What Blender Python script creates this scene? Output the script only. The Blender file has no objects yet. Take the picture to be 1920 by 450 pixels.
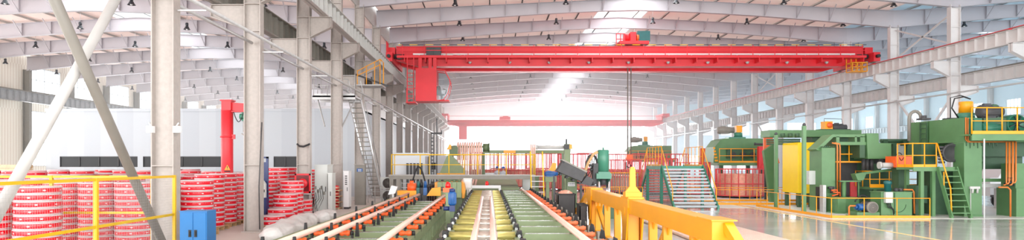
import bpy, math, random
from mathutils import Vector, Matrix
random.seed(7)
PI = math.pi
S = bpy.context.scene
COL = S.collection

# ------------------------------------------------------------------ camera
F, CH, VX, VY = 1250.0, 2.26, 917.0, 306.0
cam = bpy.data.cameras.new('camera')
cam.sensor_width = 36.0
cam.lens = F / 1920 * 36
cam.shift_x = (960 - VX) / 1920
cam.shift_y = (VY - 225) / 1920
cam.clip_end = 500
camo = bpy.data.objects.new('camera', cam)
COL.objects.link(camo)
camo.location = (0, 0, CH)
camo.rotation_euler = (PI / 2, 0, 0)
S.camera = camo


def at(px, py, Y):
    return Vector(((px - VX) * Y / F, Y, CH - (py - VY) * Y / F))


def xat(px, Y):
    return (px - VX) * Y / F


def zat(py, Y):
    return CH - (py - VY) * Y / F


# ------------------------------------------------------------------ materials
def lin(c):
    return tuple(((v / 255) / 12.92 if v / 255 <= .04045 else ((v / 255 + .055) / 1.055) ** 2.4) for v in c) + (1,)


MATS = {}


def M(name, rgb, rough=.5, metal=0.0, var=.08, scale=3.0, bump=0.0, spec=None):
    m = bpy.data.materials.new(name)
    m.use_nodes = True
    nt = m.node_tree
    b = nt.nodes['Principled BSDF']
    b.inputs['Roughness'].default_value = rough
    b.inputs['Metallic'].default_value = metal
    if spec is not None:
        b.inputs['Specular IOR Level'].default_value = spec
    base = lin(rgb)
    tc = nt.nodes.new('ShaderNodeTexCoord')
    nz = nt.nodes.new('ShaderNodeTexNoise')
    nz.inputs['Scale'].default_value = scale
    nz.inputs['Detail'].default_value = 5
    nt.links.new(tc.outputs['Object'], nz.inputs['Vector'])
    rp = nt.nodes.new('ShaderNodeValToRGB')
    rp.color_ramp.elements[0].position = .3
    rp.color_ramp.elements[1].position = .7
    rp.color_ramp.elements[0].color = tuple(v * (1 - var) for v in base[:3]) + (1,)
    rp.color_ramp.elements[1].color = tuple(min(1, v * (1 + var)) for v in base[:3]) + (1,)
    nt.links.new(nz.outputs['Fac'], rp.inputs['Fac'])
    nt.links.new(rp.outputs['Color'], b.inputs['Base Color'])
    if bump:
        bp = nt.nodes.new('ShaderNodeBump')
        bp.inputs['Strength'].default_value = bump
        bp.inputs['Distance'].default_value = .02
        nt.links.new(nz.outputs['Fac'], bp.inputs['Height'])
        nt.links.new(bp.outputs['Normal'], b.inputs['Normal'])
    MATS[name] = m
    return m


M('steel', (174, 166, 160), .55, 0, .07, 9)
M('steel_east', (222, 218, 217), .5, 0, .05, 2)  # steel lightened in colour to offset weak light on the east side
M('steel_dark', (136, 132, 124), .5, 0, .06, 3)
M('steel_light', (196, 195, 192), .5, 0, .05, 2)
M('rafter_paint', (186, 182, 188), .6, 0, .04, .6)
M('galv', (190, 190, 190), .45, .3, .08, 6)
M('galv_matt', (168, 170, 172), .55, .1, .08, 5)
M('crane_red', (222, 36, 48), .4, 0, .05, 1.5)
M('red_frame', (226, 78, 82), .45, 0, .06, 3)
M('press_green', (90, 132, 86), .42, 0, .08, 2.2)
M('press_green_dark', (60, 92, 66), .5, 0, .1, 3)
M('olive', (126, 142, 104), .45, 0, .07, 3)
M('olive_dark', (96, 114, 80), .45, 0, .07, 3)
M('stair_green', (22, 122, 96), .4, 0, .06, 3)
M('cyl_green', (66, 132, 108), .35, 0, .06, 3)
M('yellow', (242, 162, 18), .38, 0, .04, 2)
M('yellow_lemon', (236, 188, 14), .4, 0, .04, 2)
M('orange', (240, 98, 40), .4, 0, .06, 4)
M('orange_pale', (246, 120, 74), .4, 0, .05, 4)
M('orange_pipe', (214, 122, 52), .4, 0, .06, 4)
M('copper', (226, 160, 140), .32, .75, .05, 4)
M('copper_bar', (244, 200, 184), .3, .15, .05, 3)
M('copper_coil', (238, 172, 150), .35, .3, .12, 9)
M('black', (30, 30, 32), .5, 0, .15, 5)
M('rubber', (24, 24, 26), .65, 0, .15, 5)
M('charcoal', (66, 66, 68), .55, 0, .14, 4)
M('chrome', (225, 225, 228), .18, 1, .03, 4)
M('blue', (30, 112, 176), .4, 0, .06, 2)
M('blue_motor', (24, 86, 150), .35, 0, .07, 5)
M('navy', (34, 52, 104), .4, 0, .06, 4)
M('white_paint', (236, 237, 238), .5, 0, .02, 1)
M('panel_white', (226, 231, 236), .55, 0, .02, .4)
M('cabinet_grey', (205, 209, 206), .45, 0, .03, 2)
M('dark_glass', (26, 30, 34), .45, 0, .2, 1.2)
M('wood', (196, 158, 112), .75, 0, .16, 8)
M('wood_pale', (216, 190, 158), .75, 0, .12, 8)
M('teal', (32, 96, 96), .4, 0, .08, 4)
M('green_motor', (36, 108, 84), .4, 0, .1, 5)
M('beacon', (235, 30, 30), .25, 0, .05, 4)
M('skin', (214, 164, 138), .55, 0, .04, 8)
M('shirt', (206, 212, 222), .8, 0, .05, 10)
M('trousers', (52, 62, 84), .8, 0, .08, 10)
M('helmet', (30, 100, 190), .3, 0, .03, 5)
M('lamp_black', (52, 56, 62), .4, 0, .1, 6)
M('tread', (160, 168, 172), .45, .2, .06, 6)
M('film_bag', (224, 224, 222), .28, 0, .08, 7, .7)
M('oil_yellow', (204, 194, 116), .26, .5, .12, 7)
M('vehicle_white', (236, 238, 242), .25, 0, .02, 1)
M('red_glass', (112, 34, 38), .2, 0, .3, 5)
M('sign_blue', (40, 92, 160), .4, 0, .03, 3)
M('line_paint', (240, 214, 150), .5)
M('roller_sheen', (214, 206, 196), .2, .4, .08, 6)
M('cover_yellow', (255, 212, 0), .4, 0, .04, 2)
M('fence_yellow', (218, 176, 14), .4, 0, .05, 3)  # yellow dulled in colour to stand for shade on the fence
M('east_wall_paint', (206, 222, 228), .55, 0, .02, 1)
M('floor_copper', (250, 224, 208), .5, 0, .05, 4)
M('clad_cream', (240, 230, 214), .6, 0, .03, .5)


def stripes(name, c1, c2, axis, n, rough=.5):
    """a surface with even stripes across one object axis (n per metre)"""
    m = M(name, c1, rough, 0, .03)
    nt = m.node_tree
    b = nt.nodes['Principled BSDF']
    tc = [x for x in nt.nodes if x.type == 'TEX_COORD'][0]
    sp = nt.nodes.new('ShaderNodeSeparateXYZ')
    nt.links.new(tc.outputs['Object'], sp.inputs[0])
    mu = nt.nodes.new('ShaderNodeMath'); mu.operation = 'MULTIPLY'; mu.inputs[1].default_value = n
    nt.links.new(sp.outputs[axis], mu.inputs[0])
    fr = nt.nodes.new('ShaderNodeMath'); fr.operation = 'FRACT'
    nt.links.new(mu.outputs[0], fr.inputs[0])
    gt = nt.nodes.new('ShaderNodeMath'); gt.operation = 'GREATER_THAN'; gt.inputs[1].default_value = .5
    nt.links.new(fr.outputs[0], gt.inputs[0])
    mx = nt.nodes.new('ShaderNodeMixRGB')
    mx.inputs[1].default_value = lin(c1); mx.inputs[2].default_value = lin(c2)
    nt.links.new(gt.outputs[0], mx.inputs[0])
    nt.links.new(mx.outputs[0], b.inputs['Base Color'])
    return m


stripes('hazard', (246, 196, 30), (34, 32, 30), 0, .9)
stripes('hazard_fine', (246, 196, 30), (34, 32, 30), 2, 4)
stripes('clad_stripe', (255, 250, 238), (238, 230, 216), 1, 3)
stripes('panel_seam', (190, 197, 203), (184, 191, 198), 0, .45)


def band_material():
    """printed red band of a reel: small white ovals and dashes running round it"""
    m = M('reel_red', (224, 14, 38), .3, 0, .06, 5)
    nt = m.node_tree
    b = nt.nodes['Principled BSDF']
    old = b.inputs['Base Color'].links[0].from_socket
    tc = [x for x in nt.nodes if x.type == 'TEX_COORD'][0]
    sp = nt.nodes.new('ShaderNodeSeparateXYZ')
    nt.links.new(tc.outputs['Object'], sp.inputs[0])

    def math_(op, a, bb=None):
        n = nt.nodes.new('ShaderNodeMath'); n.operation = op
        for i, v in enumerate((a, bb)):
            if v is None: continue
            if isinstance(v, (int, float)): n.inputs[i].default_value = v
            else: nt.links.new(v, n.inputs[i])
        return n.outputs[0]
    ang = math_('ARCTAN2', sp.outputs[1], sp.outputs[0])
    u = math_('MULTIPLY', ang, 7 / (2 * PI))
    fu = math_('SUBTRACT', math_('FRACT', u), .5)
    zz = math_('SUBTRACT', sp.outputs[2], .076)
    e = math_('ADD', math_('POWER', math_('MULTIPLY', fu, 13.0), 2.0), math_('POWER', math_('MULTIPLY', zz, 55.0), 2.0))
    oval = math_('LESS_THAN', e, 1.0)
    u2 = math_('FRACT', math_('MULTIPLY', ang, 40 / (2 * PI)))
    dash = math_('MULTIPLY', math_('LESS_THAN', u2, .08), math_('LESS_THAN', math_('ABSOLUTE', math_('SUBTRACT', zz, .022)), .005))
    far = math_('GREATER_THAN', math_('ABSOLUTE', fu), .22)
    mask = math_('MAXIMUM', oval, math_('MULTIPLY', dash, far))
    mx = nt.nodes.new('ShaderNodeMixRGB')
    nt.links.new(mask, mx.inputs[0]); nt.links.new(old, mx.inputs[1])
    mx.inputs[2].default_value = lin((240, 190, 194))
    nt.links.new(mx.outputs[0], b.inputs['Base Color'])


band_material()
M('reel_film', (218, 196, 198), .3, 0, .06, 8)


def clear_pane():
    m = bpy.data.materials.new('window_glass'); m.use_nodes = True
    nt = m.node_tree; nt.nodes.clear()
    o = nt.nodes.new('ShaderNodeOutputMaterial'); mx = nt.nodes.new('ShaderNodeMixShader')
    t = nt.nodes.new('ShaderNodeBsdfTransparent'); g = nt.nodes.new('ShaderNodeBsdfGlossy')
    t.inputs[0].default_value = (.96, .99, 1, 1); g.inputs['Roughness'].default_value = .05
    mx.inputs[0].default_value = .06
    nt.links.new(t.outputs[0], mx.inputs[1]); nt.links.new(g.outputs[0], mx.inputs[2]); nt.links.new(mx.outputs[0], o.inputs[0])
    MATS['window_glass'] = m


clear_pane()


def translucent_sheet():
    m = bpy.data.materials.new('skylight_sheet'); m.use_nodes = True
    nt = m.node_tree; nt.nodes.clear()
    o = nt.nodes.new('ShaderNodeOutputMaterial'); mx = nt.nodes.new('ShaderNodeMixShader')
    t = nt.nodes.new('ShaderNodeBsdfTranslucent'); g = nt.nodes.new('ShaderNodeBsdfDiffuse')
    t.inputs[0].default_value = (.9, .92, .93, 1); g.inputs[0].default_value = (.85, .86, .87, 1)
    mx.inputs[0].default_value = .3
    nt.links.new(t.outputs[0], mx.inputs[1]); nt.links.new(g.outputs[0], mx.inputs[2]); nt.links.new(mx.outputs[0], o.inputs[0])
    MATS['skylight_sheet'] = m


translucent_sheet()


def light_roof(name, rgb, amount, tint):
    # roof sheet with translucency added so the ceiling looks brighter
    m = M(name, rgb, .7, 0, .03, .25)
    nt = m.node_tree
    o = [n for n in nt.nodes if n.type == 'OUTPUT_MATERIAL'][0]
    mx = nt.nodes.new('ShaderNodeMixShader'); t = nt.nodes.new('ShaderNodeBsdfTranslucent'); t.inputs[0].default_value = lin(tint)
    mx.inputs[0].default_value = amount
    nt.links.new(nt.nodes['Principled BSDF'].outputs[0], mx.inputs[1]); nt.links.new(t.outputs[0], mx.inputs[2]); nt.links.new(mx.outputs[0], o.inputs[0])


light_roof('pink_ceiling', (242, 227, 221), .34, (246, 231, 225))
light_roof('ceiling_white', (222, 234, 240), .26, (214, 234, 244))


# ------------------------------------------------------------------ mesh builder
class MB:
    def __init__(s):
        s.v = []; s.f = []; s.sm = []; s.mi = []; s.m = 0

    def quad(s, *ids, smooth=False):
        s.f.append(tuple(ids)); s.sm.append(smooth); s.mi.append(s.m)

    def box(s, x0, x1, y0, y1, z0, z1):
        if x0 > x1: x0, x1 = x1, x0
        if y0 > y1: y0, y1 = y1, y0
        if z0 > z1: z0, z1 = z1, z0
        n = len(s.v)
        s.v += [Vector(p) for p in ((x0, y0, z0), (x1, y0, z0), (x1, y1, z0), (x0, y1, z0), (x0, y0, z1), (x1, y0, z1), (x1, y1, z1), (x0, y1, z1))]
        for q in ((0, 3, 2, 1), (4, 5, 6, 7), (0, 1, 5, 4), (1, 2, 6, 5), (2, 3, 7, 6), (3, 0, 4, 7)):
            s.quad(*[n + i for i in q])
        return s

    def cbox(s, c, d):
        return s.box(c[0] - d[0] / 2, c[0] + d[0] / 2, c[1] - d[1] / 2, c[1] + d[1] / 2, c[2] - d[2] / 2, c[2] + d[2] / 2)

    def _frame(s, p, q):
        d = (Vector(q) - Vector(p)).normalized()
        up = Vector((0, 0, 1)) if abs(d.z) < .95 else Vector((0, 1, 0))
        a = d.cross(up).normalized(); b = a.cross(d).normalized()
        return a, b

    def bar(s, p, q, w, h=None):
        """rectangular bar from p to q, w wide, h high"""
        h = h or w
        a, b = s._frame(p, q); n = len(s.v)
        for e in (Vector(p), Vector(q)):
            for i, j in ((-1, -1), (1, -1), (1, 1), (-1, 1)):
                s.v.append(e + a * (i * w / 2) + b * (j * h / 2))
        for f in ((3, 2, 1, 0), (4, 5, 6, 7), (0, 1, 5, 4), (1, 2, 6, 5), (2, 3, 7, 6), (3, 0, 4, 7)):
            s.quad(*[n + i for i in f])
        return s

    def tube(s, p, q, r, n=10, r2=None, caps=True):
        r2 = r if r2 is None else r2
        a, b = s._frame(p, q); k = len(s.v)
        for e, rr in ((Vector(p), r), (Vector(q), r2)):
            for i in range(n):
                t = 2 * PI * i / n
                s.v.append(e + a * (rr * math.cos(t)) + b * (rr * math.sin(t)))
        for i in range(n):
            j = (i + 1) % n
            s.quad(k + j, k + i, k + n + i, k + n + j, smooth=True)
        if caps:
            s.quad(*[k + i for i in range(n)]); s.quad(*[k + n + i for i in reversed(range(n))])
        return s

    def path(s, pts, r, n=8, closed=False):
        """round tube along a polyline"""
        pts = [Vector(p) for p in pts]; k = len(s.v); m = len(pts)
        prev = None
        for i, p in enumerate(pts):
            if closed: d = pts[(i + 1) % m] - pts[i - 1]
            else: d = pts[min(i + 1, m - 1)] - pts[max(i - 1, 0)]
            d.normalize()
            if prev is None:
                up = Vector((0, 0, 1)) if abs(d.z) < .9 else Vector((0, 1, 0))
                a = d.cross(up).normalized()
            else:
                a = (prev - d * prev.dot(d)).normalized()
            prev = a; b = d.cross(a)
            for j in range(n):
                t = 2 * PI * j / n
                s.v.append(p + a * (r * math.cos(t)) + b * (r * math.sin(t)))
        for i in range(m if closed else m - 1):
            i2 = (i + 1) % m
            for j in range(n):
                j2 = (j + 1) % n
                s.quad(k + i * n + j, k + i * n + j2, k + i2 * n + j2, k + i2 * n + j, smooth=True)
        if not closed:
            s.quad(*[k + j for j in reversed(range(n))]); s.quad(*[k + (m - 1) * n + j for j in range(n)])
        return s

    def lathe(s, prof, c=(0, 0, 0), n=24, axis='z', smooth=True):
        """revolve (r, t) profile about an axis through c"""
        c = Vector(c); k = len(s.v); m = len(prof)
        for r, t in prof:
            for i in range(n):
                a = 2 * PI * i / n; x, y = r * math.cos(a), r * math.sin(a)
                s.v.append(c + (Vector((x, y, t)) if axis == 'z' else Vector((t, x, y)) if axis == 'x' else Vector((y, t, x))))
        for i in range(m - 1):
            for j in range(n):
                j2 = (j + 1) % n
                s.quad(k + i * n + j, k + i * n + j2, k + (i + 1) * n + j2, k + (i + 1) * n + j, smooth=smooth)
        if prof[0][0] > 1e-4: s.quad(*[k + j for j in reversed(range(n))])
        if prof[-1][0] > 1e-4: s.quad(*[k + (m - 1) * n + j for j in range(n)])
        return s

    def prism(s, poly, axis, a, b):
        """extrude a 2-D polygon along an axis from a to b ('x': (y,z), 'y': (x,z), 'z': (x,y))"""
        k = len(s.v); n = len(poly)
        for t in (a, b):
            for u, w in poly:
                s.v.append(Vector((t, u, w)) if axis == 'x' else Vector((u, t, w)) if axis == 'y' else Vector((u, w, t)))
        for i in range(n):
            j = (i + 1) % n
            s.quad(k + i, k + j, k + n + j, k + n + i)
        s.quad(*[k + i for i in reversed(range(n))]); s.quad(*[k + n + i for i in range(n)])
        return s

    def ibeam(s, p, q, w, h, t=.02, tf=.025):
        """I section along p-q"""
        a, b = s._frame(p, q); P, Q = Vector(p), Vector(q)
        s.bar(P, Q, t, h)
        for j in (-1, 1):
            o = b * (j * (h - tf) / 2)
            s.bar(P + o, Q + o, w, tf)
        return s

    def build(s, name, mat, parent=None, loc=None, bevel=0, fix=True):
        off = Vector((0, 0, 0))
        if parent is not None:
            r = parent
            while r is not None:
                off += Vector(r.location); r = r.parent
        elif loc is not None:
            off = Vector(loc)
        elif s.v:
            off = Vector((sum(p.x for p in s.v) / len(s.v), sum(p.y for p in s.v) / len(s.v), min(p.z for p in s.v)))
        me = bpy.data.meshes.new(name)
        me.from_pydata([tuple(p - off) for p in s.v], [], s.f)
        for m in (mat if isinstance(mat, (list, tuple)) else [mat]):
            me.materials.append(MATS[m])
        me.polygons.foreach_set('use_smooth', s.sm)
        me.polygons.foreach_set('material_index', s.mi)
        if fix:
            import bmesh
            bm = bmesh.new(); bm.from_mesh(me)
            bmesh.ops.recalc_face_normals(bm, faces=bm.faces)
            bm.to_mesh(me); bm.free()
        me.update()
        o = bpy.data.objects.new(name, me)
        COL.objects.link(o)
        if parent is not None: o.parent = parent
        else: o.location = off
        if bevel:
            b = o.modifiers.new('bevel', 'BEVEL'); b.width = bevel; b.segments = 2; b.limit_method = 'ANGLE'
        return o


def tag(o, label=None, cat=None, group=None, kind=None):
    if label: o['label'] = label
    if cat: o['category'] = cat
    if group: o['group'] = group
    if kind: o['kind'] = kind
    return o


def T(name, label, cat, loc=(0, 0, 0), group=None):
    o = bpy.data.objects.new(name, None)
    COL.objects.link(o)
    o.location = loc
    o.empty_display_size = .1
    return tag(o, label, cat, group)


def struct(mb, name, mat, **k):
    return tag(mb.build(name, mat, **k), kind='structure')


def dup(root, loc=None, rotz=None, label=None, group=None, scale=None):
    kids = list(root.children)
    r = root.copy(); COL.objects.link(r)
    if loc is not None: r.location = loc
    if rotz is not None: r.rotation_euler = (0, 0, rotz)
    if scale is not None: r.scale = scale
    if label: r['label'] = label
    if group: r['group'] = group
    for ch in kids:
        c = ch.copy(); COL.objects.link(c); c.parent = r
        for g in list(ch.children):
            d = g.copy(); COL.objects.link(d); d.parent = c
    return r


ORD = ['', 'first', 'second', 'third', 'fourth', 'fifth', 'sixth', 'seventh', 'eighth', 'ninth', 'tenth', 'eleventh', 'twelfth',
       'thirteenth', 'fourteenth', 'fifteenth', 'sixteenth', 'seventeenth', 'eighteenth', 'nineteenth', 'twentieth',
       'twenty-first', 'twenty-second', 'twenty-third', 'twenty-fourth', 'twenty-fifth', 'twenty-sixth']


def railing(root, pts, z0, h, mat, r=.02, spacing=1.5, kick=.0, mids=1, name='railing'):
    """guard rail along a polyline at floor height z0: every post its own part, plus rails"""
    rl = MB()
    for i in range(len(pts) - 1):
        a, b = Vector((*pts[i], z0)), Vector((*pts[i + 1], z0))
        up = Vector((0, 0, 1))
        r_ = r * .8
        rl.tube(a + up * h, b + up * h, r_, 8)
        for k in range(mids):
            t = h * (k + 1) / (mids + 1)
            rl.tube(a + up * t, b + up * t, r_ * .85, 8)
        if kick: rl.bar(a + up * (kick / 2 + .01), b + up * (kick / 2 + .01), .012, kick)
        L = (b - a).length; n = max(1, round(L / spacing))
        for j in range(n + 1):
            if j == 0 and i > 0: continue
            p = a.lerp(b, j / n)
            MB().tube(p, p + up * (h + r), r * .85, 8).build('post', mat, root)
    return rl.build('guard_rail', mat, root)
# ------------------------------------------------------------------ the hall
FY = [15.84 + 6 * k for k in range(-1, 17)]           # portal frames
Y0, Y1 = -6.0, 114.0
XL, XR, XW, XE = -7.77, 27.9, -40.5, 62.0              # column rows, west wall, east wall

# floor
fm = M('floor_grey', (206, 207, 207), .3, 0, .05, .35)


def floor_nodes():
    nt = fm.node_tree; b = nt.nodes['Principled BSDF']
    tc = [x for x in nt.nodes if x.type == 'TEX_COORD'][0]
    nz = nt.nodes.new('ShaderNodeTexNoise'); nz.inputs['Scale'].default_value = .8; nz.inputs['Detail'].default_value = 6
    nt.links.new(tc.outputs['Object'], nz.inputs['Vector'])
    mp = nt.nodes.new('ShaderNodeMapRange')
    mp.inputs[1].default_value = .3; mp.inputs[2].default_value = .7; mp.inputs[3].default_value = .04; mp.inputs[4].default_value = .16
    nt.links.new(nz.outputs['Fac'], mp.inputs[0]); nt.links.new(mp.outputs[0], b.inputs['Roughness'])
    b.inputs['Specular IOR Level'].default_value = .7


floor_nodes()
M('floor_concrete', (206, 200, 194), .6, 0, .06, .7)
M('floor_pale', (226, 226, 222), .4, 0, .03, .6)
mb = MB(); mb.box(-1.2, XE, Y0, Y1, -.2, 0); struct(mb, 'floor', 'floor_grey')
mb = MB(); mb.box(XW, -1.2, Y0, Y1, -.2, 0); struct(mb, 'floor_concrete', 'floor_concrete')
mb = MB(); mb.box(13.15, 13.3, 8, 60, 0, .004); struct(mb, 'floor_line', 'line_paint')
mb = MB(); mb.box(13.6, 26.5, 27.0, 60, 0, .006); struct(mb, 'floor_apron', 'floor_pale')
mb = MB(); mb.box(9.0, 13.15, 33.6, 37.0, 0, .006); struct(mb, 'floor_apron_strip', 'floor_pale')


def hsection(x0, x1, y, w, z0, z1, plates=()):
    """H column: web in the frame plane, flanges facing along x"""
    m = MB(); ym = y + w / 2; t = .028
    m.box(x0, x0 + t, y, y + w, z0, z1); m.box(x1 - t, x1, y, y + w, z0, z1)
    m.box(x0 + t, x1 - t, ym - .012, ym + .012, z0, z1)
    for z in plates:
        m.box(x0 + t, x1 - t, y + .01, y + w - .01, z - .012, z + .012)
    m.box(x0 - .06, x1 + .06, y - .05, y + w + .05, z0, z0 + .03)
    return m


def bracket(m, x0, x1, y, w, zt, h0, h1):
    ym = y + w / 2
    m.prism([(x0, zt - .02), (x1, zt - .02), (x1, zt - h1), (x0, zt - h0)], 'y', ym - .012, ym + .012)
    m.box(x0, x1, y, y + w, zt - .025, zt)
    a, b = Vector((x0, ym, zt - h0)), Vector((x1, ym, zt - h1))
    m.bar(a, b, w, .025)
    m.box(x1 - .02 if x1 > x0 else x1, x1 if x1 > x0 else x1 + .02, y, y + w, zt - h1, zt)


RB, RBT = 8.39, 9.11           # main crane beam: bottom, top
for i, y in enumerate(FY):
    m = hsection(XL - .27, XL + .27, y, .36, 0, 11.75, (2.2, 6.6, 7.5, 8.37, 9.3, 10.4, 11.55))
    bracket(m, XL + .27, -6.62, y + .03, .3, RB, .85, .42)
    bracket(m, XL - .27, -9.15, y + .03, .3, 7.48, .8, .4)
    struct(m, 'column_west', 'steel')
    m = hsection(XR - .3, XR + .3, y, .36, 0, 11.75, (2.2, 6.6, 7.5, 8.37, 9.3, 10.4, 11.55))
    bracket(m, XR - .3, 26.6, y + .03, .3, RB, .95, .42)
    bracket(m, XR + .3, 29.3, y + .03, .3, 6.92, .8, .4)
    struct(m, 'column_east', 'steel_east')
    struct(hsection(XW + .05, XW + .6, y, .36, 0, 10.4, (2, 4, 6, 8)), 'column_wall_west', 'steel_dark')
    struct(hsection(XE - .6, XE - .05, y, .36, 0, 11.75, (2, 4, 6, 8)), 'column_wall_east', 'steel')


def runway(name, x, zb, zt, mat, rail=None, side=1, y0=-2, y1=113.5):
    m = MB(); h = zt - zb
    m.box(x - .012, x + .012, y0, y1, zb, zt)
    m.box(x - .17, x + .17, y0, y1, zb, zb + .03); m.box(x - .2, x + .2, y0, y1, zt - .03, zt)
    y = y0 + .5
    while y < y1:
        m.box(x - .15, x + .15, y - .01, y + .01, zb + .03, zt - .03); y += .75
    o = struct(m, name, mat)
    r = MB(); r.box(x - .04, x + .04, y0, y1, zt + .003, zt + .12); r.box(x - .09, x + .09, y0, y1, zt + .003, zt + .03)
    struct(r, 'beam_crane_rail', rail or 'steel_dark')
    return o


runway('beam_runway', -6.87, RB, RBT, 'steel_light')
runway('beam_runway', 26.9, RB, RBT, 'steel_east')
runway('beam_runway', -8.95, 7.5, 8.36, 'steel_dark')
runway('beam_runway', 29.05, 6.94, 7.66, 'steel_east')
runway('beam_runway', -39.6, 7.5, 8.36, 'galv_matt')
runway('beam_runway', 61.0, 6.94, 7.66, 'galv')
# red conductor rail along the east crane beam, on its own insulators
m = MB(); m.box(26.53, 26.56, 0, 113, RBT - .0, RBT + .035)
for k in range(37): m.box(26.52, 26.69, 1 + 3 * k, 1.06 + 3 * k, RBT - .03, RBT - .0)
tag(m.build('conductor_rail', 'crane_red'), 'thin red conductor rail running along the top of the right-hand crane beam', 'rail')


def half_frame(m, xe, xr, y, zb_e, zb_r, zt_e, zt_r, w=.3):
    """one half of a portal rafter from the eave xe to the ridge xr (tapered I section with stiffeners and fly braces)"""
    sgn = 1 if xr > xe else -1; ym = y + w / 2
    L = abs(xr - xe); N = 8
    pts = []
    for i in range(N + 1):
        t = i / N
        zb = zb_e + (zb_r - zb_e) * (1 - (1 - t) ** 1.5)
        pts.append((xe + sgn * L * t, zb, zt_e + (zt_r - zt_e) * t))
    m.prism([(p[0], p[1]) for p in pts] + [(p[0], p[2]) for p in reversed(pts)], 'y', ym - .01, ym + .01)
    for a, b in zip(pts, pts[1:]):
        m.bar((a[0], ym, a[1]), (b[0], ym, b[1]), w, .03)
        m.bar((a[0], ym, a[2]), (b[0], ym, b[2]), w, .03)
    for i in range(1, N):
        p = pts[i]
        m.box(p[0] - .01, p[0] + .01, y + .01, y + w - .01, p[1], p[2])
        for s in (-1, 1):
            m.bar((p[0], ym + s * .1, p[1] + .05), (p[0], ym + s * 1.0, p[2] + .02), .05)
    return m


def hall(xa, xb, ea, ra, et, rt, mat):
    """rafters of one hall: eave and ridge levels of their undersides (ea, ra) and tops (et, rt)"""
    xm = (xa + xb) / 2
    for y in FY:
        m = MB()
        half_frame(m, xa, xm, y, ea, ra, et, rt); half_frame(m, xb, xm, y, ea, ra, et, rt)
        struct(m, 'beam_rafter', mat)
    n = 8
    for s in (-1, 1):
        for i in range(n):
            t = (i + .5) / n
            x = xm + s * (xb - xa) / 2 * t; z = rt + (et - rt) * t + .03
            m = MB(); m.box(x - .03, x + .03, Y0, Y1, z, z + .13); m.box(x - .03, x + .06, Y0, Y1, z, z + .012)
            struct(m, 'beam_purlin', 'steel_light')


HM = (XL, XR, 11.61, 12.8, 12.76, 13.62)
HL = (XW + .3, XL - .27, 10.3, 11.4, 11.5, 12.3)
HR = (XR, XE - .3, 11.61, 12.75, 12.76, 13.62)
hall(*HM, 'rafter_paint'); hall(*HL, 'rafter_paint'); hall(*HR, 'rafter_paint')


def roof(h, mat, sky, n):
    xa, xb, _, _, et, rt = h; xm = (xa + xb) / 2
    et += .18; rt += .18

    def z(x): return rt + (et - rt) * abs(x - xm) / ((xb - xa) / 2)
    edges = [xa] + [v for s in sky for v in s] + [xb]
    edges = sorted(set(edges + [xm]))
    for a, b in zip(edges, edges[1:]):
        clear = any(s[0] - .01 <= a and b <= s[1] + .01 for s in sky)
        m = MB()
        if clear:
            for k in range(20):
                y = Y0 + k * 6
                m.prism([(a, z(a)), (b, z(b)), (b, z(b) + .03), (a, z(a) + .03)], 'y', y + .02, y + 5.98)
            struct(m, 'ceiling_skylight', 'skylight_sheet')
        else:
            m.prism([(a, z(a)), (b, z(b)), (b, z(b) + .06), (a, z(a) + .06)], 'y', Y0, Y1)
            struct(m, 'ceiling', mat)
    return z


zM = roof(HM, 'pink_ceiling', [(8.2, 12.0)], 0)
zL = roof(HL, 'pink_ceiling', [(-26.0, -22.3)], 1)
zR = roof(HR, 'ceiling_white', [(43.0, 47.0)], 2)
# gutter walls where the roofs step
m = MB(); m.box(XL - .3, XL - .2, Y0, Y1, 11.75, 13.1); struct(m, 'beam_gutter', 'steel_light')

# tie tubes between the columns, long service pipes
for y in FY[:-1]:
    m = MB(); m.tube((XL, y + .37, 6.2), (XL, y + 5.99, 6.2), .05, 8); struct(m, 'trim_tie_tube', 'galv')
for (x, z, r, xc, lab) in ((-6.79, 5.99, .05, XL + .29, 'pale service pipe running along the left column row past the steel stairs'),
                       (27.45, 6.4, .05, XR - .32, 'long pale service pipe running along the right-hand column row')):
    m = MB(); m.tube((x, 0 if x < 0 else 8, z), (x, 113, z), r, 8)
    for y in FY[1:]:
        if x < 0 and 33 < y < 37: continue
        m.bar((x, y + .18, z - .06), (xc, y + .18, z - .06), .04)
    tag(m.build('service_pipe', 'galv'), lab, 'pipe')

# cross braces in the left row (near bay) and in the right row
for a, b, mt, lab in (((-7.7, 15.7, .4), (-7.7, 10.35, 6.95), 'steel_dark', 'dark grey steel brace tube leaning left from the foot of the big near column'),
                      ((-7.95, 15.7, 7.65), (-7.95, 10.35, .9), 'steel_light', 'pale steel brace tube crossing the dark one above the fenced reels')):
    m = MB(); m.tube(a, b, .1, 14)
    br = T('brace_tube', lab, 'brace', ((a[0] + b[0]) / 2, (a[1] + b[1]) / 2, 0))
    m.build('tube', mt, br)
    for e, f in ((a, b), (b, a)):
        d = (Vector(f) - Vector(e)).normalized()
        g = MB(); g.bar(Vector(e) + d * .02, Vector(e) + d * .45, .02, .3); g.build('gusset_plate', mt, br)
for k, (ya, yb) in enumerate(((39.84, 45.84), (63.84, 69.84))):
    for s in (0, 1):
        za, zb = (RBT + .3, 11.4) if s else (11.4, RBT + .3)
        m = MB(); m.bar((28.0, ya + .3, za), (28.0, yb + .05, zb), .09)
        struct(m, 'trim_cross_brace', 'steel_east')
        za, zb = (1.2, 6.6) if s else (6.6, 1.2)
        m = MB(); m.bar((28.1, ya + .3, za), (28.1, yb + .05, zb), .12)
        struct(m, 'trim_cross_brace', 'steel_east')
    m = MB()

# ---- walls
# west wall (cream cladding), window bays far off; unseen near ones added for fill light
M('window_frame', (226, 228, 230), .5)


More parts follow.
